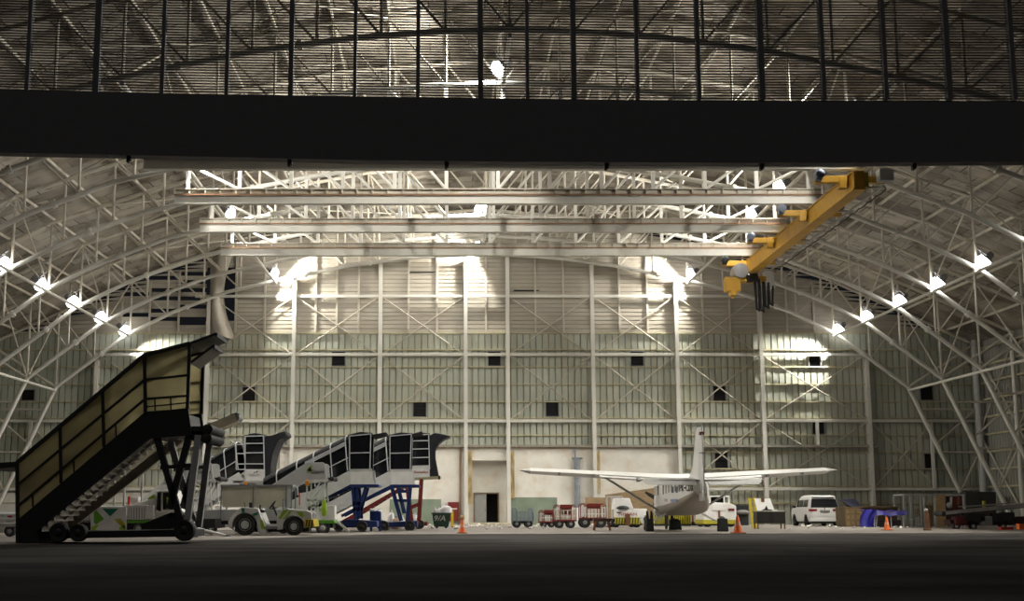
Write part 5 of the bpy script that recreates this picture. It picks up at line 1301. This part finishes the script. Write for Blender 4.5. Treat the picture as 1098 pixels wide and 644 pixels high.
mb = MB(); mb.prism([(-.2, .05), (.0, .12), (.1, .3), (.16, .1), (.5, .06), (.2, .02)], -.06, -.02); t2.part('dark_tool', mb, BLACK)
x = wp(833, 547, 72.2)[0]
t3 = T('paper_stack', 'thin stack of white papers on the right half of the dark bench', 'papers', x, 72.25, ZB_)
mb = MB(); mb.box(-.2, .4, -.15, .25, .002, .03); mb.box(-.22, .05, -.1, .2, .03, .08); t3.part('sheets', mb, WHITE, bevel=.004)
Y0 = 74.2
t = T('step_ladder', 'yellow ladder frame standing behind the left end of the dark work bench', 'ladder', at(807, Y0), Y0)
for a, b in (((804.5, 533.5), (808, 566)), ((810.5, 533), (812, 566)), ((827.5, 534), (830.5, 548))):
    A, Bq = t.xz(*a), t.xz(*b); y1 = 0 if a[0] < 820 else .6
    mb = MB(); mb.beam((A[0], y1 + .25, A[1]), (Bq[0], y1, Bq[1] if a[0] > 820 else 0), .14, .1); t.part('ladder_rail', mb, YELLOW)
for k in range(5):
    f = (k + .5) / 5; A, Bq = t.xz(804.5 + 3.5 * f, 533.5 + 30 * f), t.xz(810.5 + 1.5 * f, 533 + 30 * f); mb = MB(); mb.beam((A[0], .25 * (1 - f), A[1]), (Bq[0], .25 * (1 - f), Bq[1]), .12, .05); t.part('ladder_rung', mb, OLIVEY)
A, Bq = t.xz(804.5, 534.5), t.xz(827.5, 534.5); mb = MB(); mb.beam((A[0], .25, A[1]), (Bq[0], .85, Bq[1]), .06, .06); t.part('top_bar', mb, YELLOW)
# dark crates in shade between the right tractor and the bench
t = T('black_crate', 'black crate with a grey drum lid on top, between right tractor and work bench', 'crate', at(798, 86), 86)
P = t.poly
mb = MB(); mb.prism(P([(789, 541), (804, 541), (804, 563), (789, 563)]), .3, 1.5); t.part('crate_body', mb, DARK, bevel=.03); mb = MB(); x, z = t.xz(797, 549); mb.blob((x, .2, z), (.45, .3, .16), 3, .1); t.part('grey_bundle', mb, mat('grey bundle', (.2, .19, .18), .8))

# ------------------------------------------------------------------ white van
Yv = 83.5
VANW = mat('van white paint', (.70, .69, .67), .3, var=.03)
t = T('van', 'white van parked by the back wall, seen from behind at its left', 'van', at(884.5, Yv), Yv)
def vring(z, hw, y0, y1, n=7, r=.28):
    out = []; r0 = min(r, hw * .9)
    for cxx, cyy, a0 in ((hw - r0, y0 + r0, -90), (hw - r0, y1 - r0, 0), (-hw + r0, y1 - r0, 90), (-hw + r0, y0 + r0, 180)):
        for k in range(n): a = math.radians(a0 + 90 * k / (n - 1)); out.append((cxx + r0 * math.cos(a), cyy + r0 * math.sin(a), z))
    return out
mb = MB(); mb.loft([vring(.28, .90, .10, 4.45), vring(.40, .97, .02, 4.58), vring(.75, 1.0, .0, 4.6), vring(1.02, .99, .03, 4.5), vring(1.12, .97, .05, 4.3), vring(1.18, .95, .06, 3.75), vring(1.62, .86, .16, 3.15), vring(1.86, .78, .24, 2.85), vring(1.94, .66, .40, 2.6)])
body = t.part('van_body', mb, VANW, sharp=45)
mb = MB(); mb.add([(-.86, .045, 1.17), (.86, .045, 1.17), (.76, .165, 1.70), (-.76, .165, 1.70), (-.86, .09, 1.17), (.86, .09, 1.17), (.76, .21, 1.70), (-.76, .21, 1.70)], [(0, 1, 2, 3), (7, 6, 5, 4), (0, 4, 5, 1), (1, 5, 6, 2), (2, 6, 7, 3), (3, 7, 4, 0)]); t.part('rear_window', mb, DGLASS)
for s in (-1, 1):
    for y0, y1 in ((.55, 1.55), (1.65, 2.55), (2.62, 3.2)):
        mb = MB(); a, b = s * .962, s * .862; y1t = min(y1, 2.95) if y1 > 3 else y1
        mb.add([(a, y0, 1.2), (a, y1, 1.2), (b, y1t, 1.64), (b, y0 + .04, 1.64), (a - s * .05, y0, 1.2), (a - s * .05, y1, 1.2), (b - s * .05, y1t, 1.64), (b - s * .05, y0 + .04, 1.64)], [(0, 1, 2, 3), (7, 6, 5, 4), (0, 4, 5, 1), (1, 5, 6, 2), (2, 6, 7, 3), (3, 7, 4, 0)]); t.part('side_window', mb, DGLASS)
    mb = MB(); x0, x1 = (s * .98, s * .5); mb.box(min(x0, x1), max(x0, x1), -.005, .2, .94, 1.07); t.part('tail_lamp', mb, mat('dark red lamp', (.22, .012, .012), .2), bevel=.01)
    for y in (.85, 3.65):
        mb = MB(); x = s * .88; mb.lathe([(.14, -.11), (.29, -.11), (.33, -.05), (.33, .07), (.29, .12), (.14, .12)], (x, y, .33), 'x', 20); o = t.part('wheel', mb, BLACK)
        mb = MB(); mb.lathe([(.02, -.1), (.19, -.1), (.19, .1), (.02, .1)], (x + s * .025, y, .33), 'x', 14); build('wheel_rim', mb, RIM, o)
        mb = MB(); mb.lathe([(.40, -.02), (.40, .02)], (s * .985, y, .36), 'x', 20); build('wheel_arch', mb, BLACK, body)
    mb = MB(); mb.box(s * 1.02 - .02, s * 1.22 + .02, 3.1, 3.22, 1.14, 1.3) if s > 0 else mb.box(-1.24, -1.0, 3.1, 3.22, 1.14, 1.3); t.part('wing_mirror', mb, DARK, bevel=.03)
mb = MB(); mb.box(-.3, .3, -.02, .05, .86, 1.0); o = t.part('number_plate', mb, BLACKTXT, bevel=.005)
mb = MB(); mb.box(-.26, .26, -.028, -.018, .905, .955); build('plate_characters', mb, GREY, o)
mb = MB(); mb.box(-.94, .94, -.03, .35, .30, .52); t.part('rear_bumper', mb, VANW, bevel=.05)
mb = MB(); mb.box(-.85, .85, .02, 4.3, .18, .32); t.part('underbody', mb, BLACK)
mb = MB(); mb.box(-.03, .03, -.0, .06, 1.02, 1.16); t.part('tailgate_badge', mb, MGREY)
mb = MB(); mb.box(-.72, .72, .05, .4, 1.80, 1.87); t.part('roof_spoiler', mb, VANW, bevel=.03)

# ------------------------------------------------------------------ crate, tarpaulin table and boards at the right
Y0 = 81.0
t = T('wooden_crate', 'wooden crate with a grid of pale panels, right of the white van', 'crate', at(914, Y0), Y0)
(xa, zt), (xb, _) = t.xz(902.5, 543.5), t.xz(923.5, 543.5)
mb = MB(); mb.box(xa + .03, xb - .03, .04, 1.3, .05, zt - .03); t.part('crate_body', mb, CRATEW)
for k in range(4):
    x = xa + .22 + (xb - xa - .27) * k / 3; mb = MB(); mb.box(x - .05, x + .05, -.02, .05, .0, zt); t.part('crate_batten', mb, WOOD, bevel=.006)
for k in range(4):
    z = .05 + (zt - .1) * k / 3; mb = MB(); mb.box(xa + .17, xb, -.01, .05, z - .045, z + .045); t.part('crate_batten', mb, WOOD)
mb = MB(); mb.box(xa, xa + .18, -.03, 1.32, 0, zt); t.part('side_board', mb, mat('dark crate side', (.10, .07, .035), .7)); mb = MB(); mb.box(xa, xb, -.03, 1.32, zt - .03, zt + .02); t.part('crate_lid', mb, WOOD)
ztc = zt + .02
t = T('folded_cover', 'dark blue black folded cover lying tilted on top of the wooden crate', 'panel', at(912, Y0 + .4), Y0 + .4, ztc)
(xa, z0), (xb, z1) = t.xz(901, 535.5), t.xz(923, 541.5)
mb = MB(); mb.add([(xa - .0, -.2, .42), (xa + .9, -.1, .50), (xb, -.2, .02), (xa + .55, -.3, .0), (xa, .6, .44), (xa + .9, .6, .52), (xb, .6, .04), (xa + .55, .6, .02)], [(0, 1, 2, 3), (7, 6, 5, 4), (0, 4, 5, 1), (1, 5, 6, 2), (2, 6, 7, 3), (3, 7, 4, 0)]); t.part('sheet', mb, mat('dark navy sheet', (.012, .013, .035), .4))
Y0 = 83.0
t = T('timber_box', 'long brown timber box behind the table with the blue tarpaulin', 'box', at(950, Y0), Y0)
P = t.poly
mb = MB(); mb.prism(P([(924, 543.5), (966, 544.2), (966, 563.5), (924, 563.5)]), .6, 1.6); t.part('box_body', mb, mat('dark brown timber', (.13, .085, .045), .7, var=.25, stretch=(1, 1, 5)), bevel=.01)
mb = MB(); mb.prism(P([(923.5, 542), (966.5, 542.6), (966.5, 544.4), (923.5, 543.8)]), .5, 1.7); t.part('box_lid', mb, WOOD)
Y0 = 79.0
t = T('trestle_table', 'table with thin pale legs carrying the blue tarpaulin', 'table', at(950, Y0), Y0)
(xa, zt), (xb, _) = t.xz(928, 548.5), t.xz(972, 548.5)
mb = MB(); mb.box(xa, xb, 0, 1.1, zt - .06, zt); t.part('table_top', mb, WOOD)
for x in (xa + .5, xa + .62, xb - .2, (xa + xb) / 2 + .3):
    for y in (.08, 1.0): mb = MB(); mb.beam((x, y, 0), (x + (.12 if x < 0 else 0), y, zt - .06), .05, .05); t.part('leg', mb, OFFW)
mb = MB(); mb.box(xa + .6, xb - .3, .2, 1.0, .0, .42); t.part('under_box', mb, mat('dark boxes', (.05, .045, .05), .7))
zt_ = zt; xa_, xb_ = xa, xb
def drape(u, v):
    x = xa_ - .05 + (xb_ - xa_ + .1) * u
    y = -.12 + 1.35 * v
    z = zt_ + .05 + .07 * math.sin(7 * u + 2 * v) * .5 + .03 * math.sin(19 * u) + .18 * max(0, .35 - u) * v
    if v < .12: z -= .30 * (1 - .3 * u) * (1 - v / .12)
    return (x, y, z)
t2 = T('tarpaulin', 'crumpled blue tarpaulin draped over the table, hanging to the floor at its left end', 'tarpaulin', t.X, Y0)
mb = MB(); mb.grid(drape, 40, 12); t2.part('top_sheet', mb, TARP, recalc=False)
def hang(u, v):
    a = u * 1.7; w = .50 + .22 * v
    x = xa_ - .10 - .30 * v + .85 * u * (1 - .1 * v) - .15 * math.sin(3 * v)
    return (x, -.16 + .14 * math.sin(9 * u + v) - .22 * v + .1 * (u - .5) ** 2, (zt_ + .12) * (1 - v) + .02)
mb = MB(); mb.grid(hang, 22, 14); t2.part('hanging_sheet', mb, TARP, recalc=False)
# framed booth
Y0 = 82.0
t = T('booth_frame', 'open grey tube booth frame standing by the right back wall', 'frame', at(1002, Y0), Y0)
(xa, zt), (xb, _) = t.xz(970, 530.3), t.xz(1034, 530.3)
for px in (970, 988.5, 1003, 1034):
    x = t.xz(px, 545)[0]
    for y in (0, 1.8): mb = MB(); mb.beam((x, y, 0), (x, y, zt), .12 if px != 988.5 else .16, .12); t.part('frame_post', mb, GREY)
for y in (0, 1.8): mb = MB(); mb.beam((xa, y, zt), (xb, y, zt), .1, .12); t.part('top_rail', mb, GREY)
for x in (xa, xb): mb = MB(); mb.beam((x, 0, zt), (x, 1.8, zt), .1, .1); t.part('top_rail', mb, GREY)
for (pts, nm, lab, m, y) in (([(1003.5, 529.8), (1013.5, 529.8), (1014.5, 562.5), (1005, 562.5)], 'tall_plank', 'tall pale wooden board standing inside the booth frame', CRATEW, 81.5), ([(993, 541.5), (1000.5, 541.5), (1000.5, 558), (993, 558)], 'short_plank', 'shorter olive brown board leaning inside the booth frame', WOOD, 82.9)):
    tt = T(nm, lab, 'board', at(pts[0][0], y), y); mb = MB(); pp = tt.poly(pts); mb.prism([(x, max(z, 0) if i < 2 else 0) for i, (x, z) in enumerate(pp)], 0, .05); tt.part('board', mb, m)
tt = T('notice_board', 'dark red and brown board of small framed notices at the right of the booth frame', 'notice board', at(1024, 83.0), 83.0)
P = tt.poly; mb = MB(); mb.prism(P([(1014, 531.5), (1033, 531.5), (1033, 563.5), (1014, 563.5)]), 0, .08); bd = tt.part('board', mb, mat('dark maroon board', (.07, .04, .035), .6))
for k, (a, b, m) in enumerate(((1015, 1017.5, DARK), (1018.5, 1021, OFFW), (1022.5, 1025.5, RED), (1026.5, 1029, mat('tan card', (.22, .15, .10), .7)), (1030, 1032.5, RED))):
    mb = MB(); mb.prism(P([(a, 532.5), (b, 532.5), (b, 541 + 3 * (k % 3)), (a, 541 + 3 * (k % 3))]), -.03, .0); tt.part('notice', mb, m)
x, z = tt.xz(1017.5, 541.3); mb = MB(); mb.lathe([(.02, -.02), (.18, -.02), (.18, .02), (.02, .02)], (x, -.06, z), 'y', 18); tt.part('round_sign', mb, OFFW)
tt = T('office_chair', 'small pale chair with a thin frame inside the booth frame', 'chair', at(982.5, 81.2), 81.2)
(xa, zs), (xb, _) = tt.xz(978, 556.5), tt.xz(987, 556.5)
mb = MB(); mb.box(xa, xb, 0, .5, zs - .03, zs + .03); tt.part('seat', mb, GREY, bevel=.02)
x, z1 = tt.xz(985.5, 545); mb = MB(); mb.box(x - .12, x + .2, .45, .5, zs + .15, z1); tt.part('backrest', mb, mat('tan chair back', (.3, .25, .16), .7), bevel=.02)
for x in (xa + .05, xb - .05):
    for y in (.05, .45): mb = MB(); mb.beam((x, y, 0), (x, y, zs), .035, .035); tt.part('leg', mb, GREY)
tt = T('dark_cabinet', 'tall dark cabinet in the right back corner under the rain pipe', 'cabinet', at(1050, 88), 88)
P = tt.poly; mb = MB(); mb.prism(P([(1036, 527), (1068, 527), (1068, 562), (1036, 562)]), 0, 1.2); tt.part('cabinet_body', mb, mat('dark green grey cabinet', (.035, .037, .036), .6), bevel=.03)
for a, b in ((1037.5, 1051.5), (1052.5, 1066.5)): mb = MB(); mb.prism(P([(a, 529), (b, 529), (b, 561), (a, 561)]), -.03, .0); tt.part('cabinet_door', mb, mat('cabinet door dark', (.045, .047, .046), .55), bevel=.01)
# conveyor at the right edge
Y0 = 72.0
t = T('conveyor_loader', 'dark belt conveyor loader with pale side rails at the right edge', 'belt loader', at(1060, Y0), Y0)
P = t.poly
BR = mat('dull pale rail', (.30, .28, .27), .5, var=.15)
for y in (0, 1.1):
    for a, b, w in (((1014, 550.5), (1110, 541.5), .10), ((1018, 548.6), (1110, 539.2), .05), ((1036, 543), (1090, 539), .05)):
        A, Bq = t.xz(*a), t.xz(*b); mb = MB(); mb.beam((A[0], y, A[1]), (Bq[0], y, Bq[1]), w, w); t.part('side_rail', mb, BR)
A, Bq = t.xz(1016, 551), t.xz(1110, 542.5); mb = MB(); mb.beam((A[0], .55, A[1]), (Bq[0], .55, Bq[1]), 1.0, .08); t.part('belt', mb, BLACK)
mb = MB(); mb.lathe([(.05, 0), (.14, .03), (.14, 1.17), (.05, 1.2)], (t.xz(1012, 550.5)[0], -.05, t.xz(1012, 550.5)[1]), 'y', 12); t.part('nose_roller', mb, BLACK)
for px in (1038, 1062, 1085):
    for y in (0, 1.1): x, z1 = t.xz(px, 547); mb = MB(); mb.beam((x - .2, y, .4), (x, y, z1), .06, .06); t.part('rail_strut', mb, RED if px == 1062 else DARK)
x, z1 = t.xz(1064.5, 536.5); z0 = t.xz(1064.5, 545)[1]; mb = MB(); mb.tube((x, 1.2, z0), (x, 1.2, z1), .1); t.part('yellow_post', mb, OLIVEY)
mb = MB(); mb.prism(P([(1020, 557), (1110, 553), (1110, 563), (1022, 563)]), .2, 1.2); t.part('chassis', mb, mat('dark maroon chassis', (.05, .015, .015), .6, var=.4, scale=4))
for px in (1026, 1044, 1076): wheel(t, px, 564, 4.2, .05, .25); wheel(t, px, 564, 4.2, 1.0, .25)
for k, (px, py, m) in enumerate(((1031, 556, mat('dark maroon cover', (.09, .015, .015), .5)), (1051, 553, DARK), (1058, 556, MGREY), (1070, 553, DARK), (1082, 552, DARK), (1040, 552, DARK))):
    x, z = t.xz(px, py); mb = MB(); mb.box(x - .35, x + .3, -.05, .6, z - .35, z + .15); t.part('engine_box', mb, m, bevel=.06)
x, z = wp(1095.5, 565, 76)
for k, (px, Yo, lab) in enumerate(((1096.5, 69.5, 'bright orange box on the floor at the right edge'), (1079, 69.0, 'flat red box lying before the dark conveyor at the right edge'))):
    x = at(px, Yo); tt = T('plastic_box', lab, 'box', x, Yo); h = .30 if k == 0 else .14
    mb = MB(); mb.box(-.22 - .1 * k, .22 + .1 * k, 0, .4, 0, h * .85); tt.part('box_body', mb, REDB if k else ORANGE, bevel=.02); mb = MB(); mb.box(-.24 - .1 * k, .24 + .1 * k, -.02, .42, h * .85, h); tt.part('lid', mb, REDB if k else ORANGE, bevel=.01)

# ------------------------------------------------------------------ cones
def cone(px, py_base, hpx, label, m=ORANGE, collar=False, slim=1.0):
    Yc = floorY(py_base); s_ = Yc / F * 1.013; h = hpx * s_
    t = T('traffic_cone', label, 'traffic cone', at(px, Yc), Yc, 0, 'traffic cones')
    b = h * .36 * slim
    mb = MB(); mb.box(-b, b, -b, b, 0, .045); t.part('cone_base', mb, m if m is not ORANGE else mat('dirty orange rubber', (.42, .10, .03), .7), bevel=.02)
    r0 = h * .25 * slim; r1 = h * .055
    mb = MB(); mb.lathe([(r0, .045), (r0 * .95, .07), (r1, h * .97), (r1 * .6, h), (.01, h)], (0, 0, 0), 'z', 20); t.part('cone_body', mb, m)
    f0, f1 = (.42, .62); ra = r0 + (r1 - r0) * f0 + .006; rb_ = r0 + (r1 - r0) * f1 + .006
    mb = MB(); mb.lathe([(ra, h * f0), (rb_, h * f1), (rb_ - .02, h * f1), (ra - .02, h * f0)], (0, 0, 0), 'z', 20); t.part('reflective_band', mb, mat('worn band', (.80, .38, .26), .4) if m is ORANGE else m)
    if collar: mb = MB(); mb.blob((0, 0, h + .05), (.12, .1, .09), 4, .3, 10, 6); t.part('tan_cap', mb, mat('tan rag', (.45, .30, .12), .8))
    return t
cone(495.5, 571.4, 15, 'orange traffic cone with a tan cap before the door recess', collar=True)
cone(790.5, 571.4, 19, 'tallest orange traffic cone, between the airplane tail and the work bench')
cone(950, 568.3, 14, 'orange traffic cone in front of the blue tarpaulin table')
Yc = floorY(568.4); h = 22.5 * Yc / F * 1.013
t = T('bollard', 'dull brown bollard with a pale tip before the booth frame', 'bollard', at(993, Yc), Yc)
mb = MB(); mb.lathe([(.20, 0), (.20, .06), (.16, .09), (.13, h * .6), (.09, h * .9)], (0, 0, 0), 'z', 18); t.part('post', mb, BRONZE); mb = MB(); mb.lathe([(.09, h * .88), (.085, h * .97), (.05, h)], (0, 0, 0), 'z', 14); t.part('pale_tip', mb, GREY)

# paper scraps swept along the foot of the wall
mb = MB(); R = random.Random(9)
for k in range(170):
    px = R.choice((R.uniform(450, 660), R.uniform(845, 1090), R.uniform(500, 600))); Y = R.uniform(78, 91) if R.random() < .7 else R.uniform(70, 80)
    x = at(px, Y); s_ = R.uniform(.04, .15); h = R.uniform(.02, .09)
    mb.blob((x, Y, h * .8), (s_, s_ * .8, h), k, .4, 6, 4)
tag(build('litter', mb, mat('scraps of paper', (.62, .58, .53), .8, var=.4, scale=.7)), 'pale scraps of litter scattered along the foot of the back wall', 'litter', None, 'stuff')

# ------------------------------------------------------------------ camera, world, view
cam = bpy.data.cameras.new('camera'); co = bpy.data.objects.new('camera', cam); COL.objects.link(co)
co.location = (0, 0, HC); co.rotation_euler = (math.pi / 2 + PITCH, 0, 0)
cam.sensor_width = 36; cam.lens = F / 1098 * 36; cam.shift_x = (549 - PX0) / 1098; cam.clip_end = 500; cam.clip_start = .1
SC.camera = co
wd = bpy.data.worlds.new('night'); SC.world = wd; wd.use_nodes = True
bg = wd.node_tree.nodes['Background']; bg.inputs['Color'].default_value = (0.55, 0.58, 0.7, 1); bg.inputs['Strength'].default_value = 0.012
vs_ = SC.view_settings; vs_.view_transform = 'Standard'; vs_.look = 'None'; vs_.gamma = 1; vs_.use_curve_mapping = False; vs_.exposure = 0.0
SC.cycles.use_denoising = True
SC.cycles.max_bounces = 6; SC.cycles.diffuse_bounces = 2

# added fill light from behind the viewer, lifts the dark apron and header
sd = bpy.data.lights.new('apron_fill_light', 'SUN'); sd.energy = 0.26; sd.angle = math.radians(8); sd.color = (1.0, .95, .9)
so = bpy.data.objects.new('apron_fill_light', sd); COL.objects.link(so); so.location = (0, -40, 60)
so.rotation_euler = Vector((0.1, 0.5, -0.9)).to_track_quat('-Z', 'Y').to_euler()
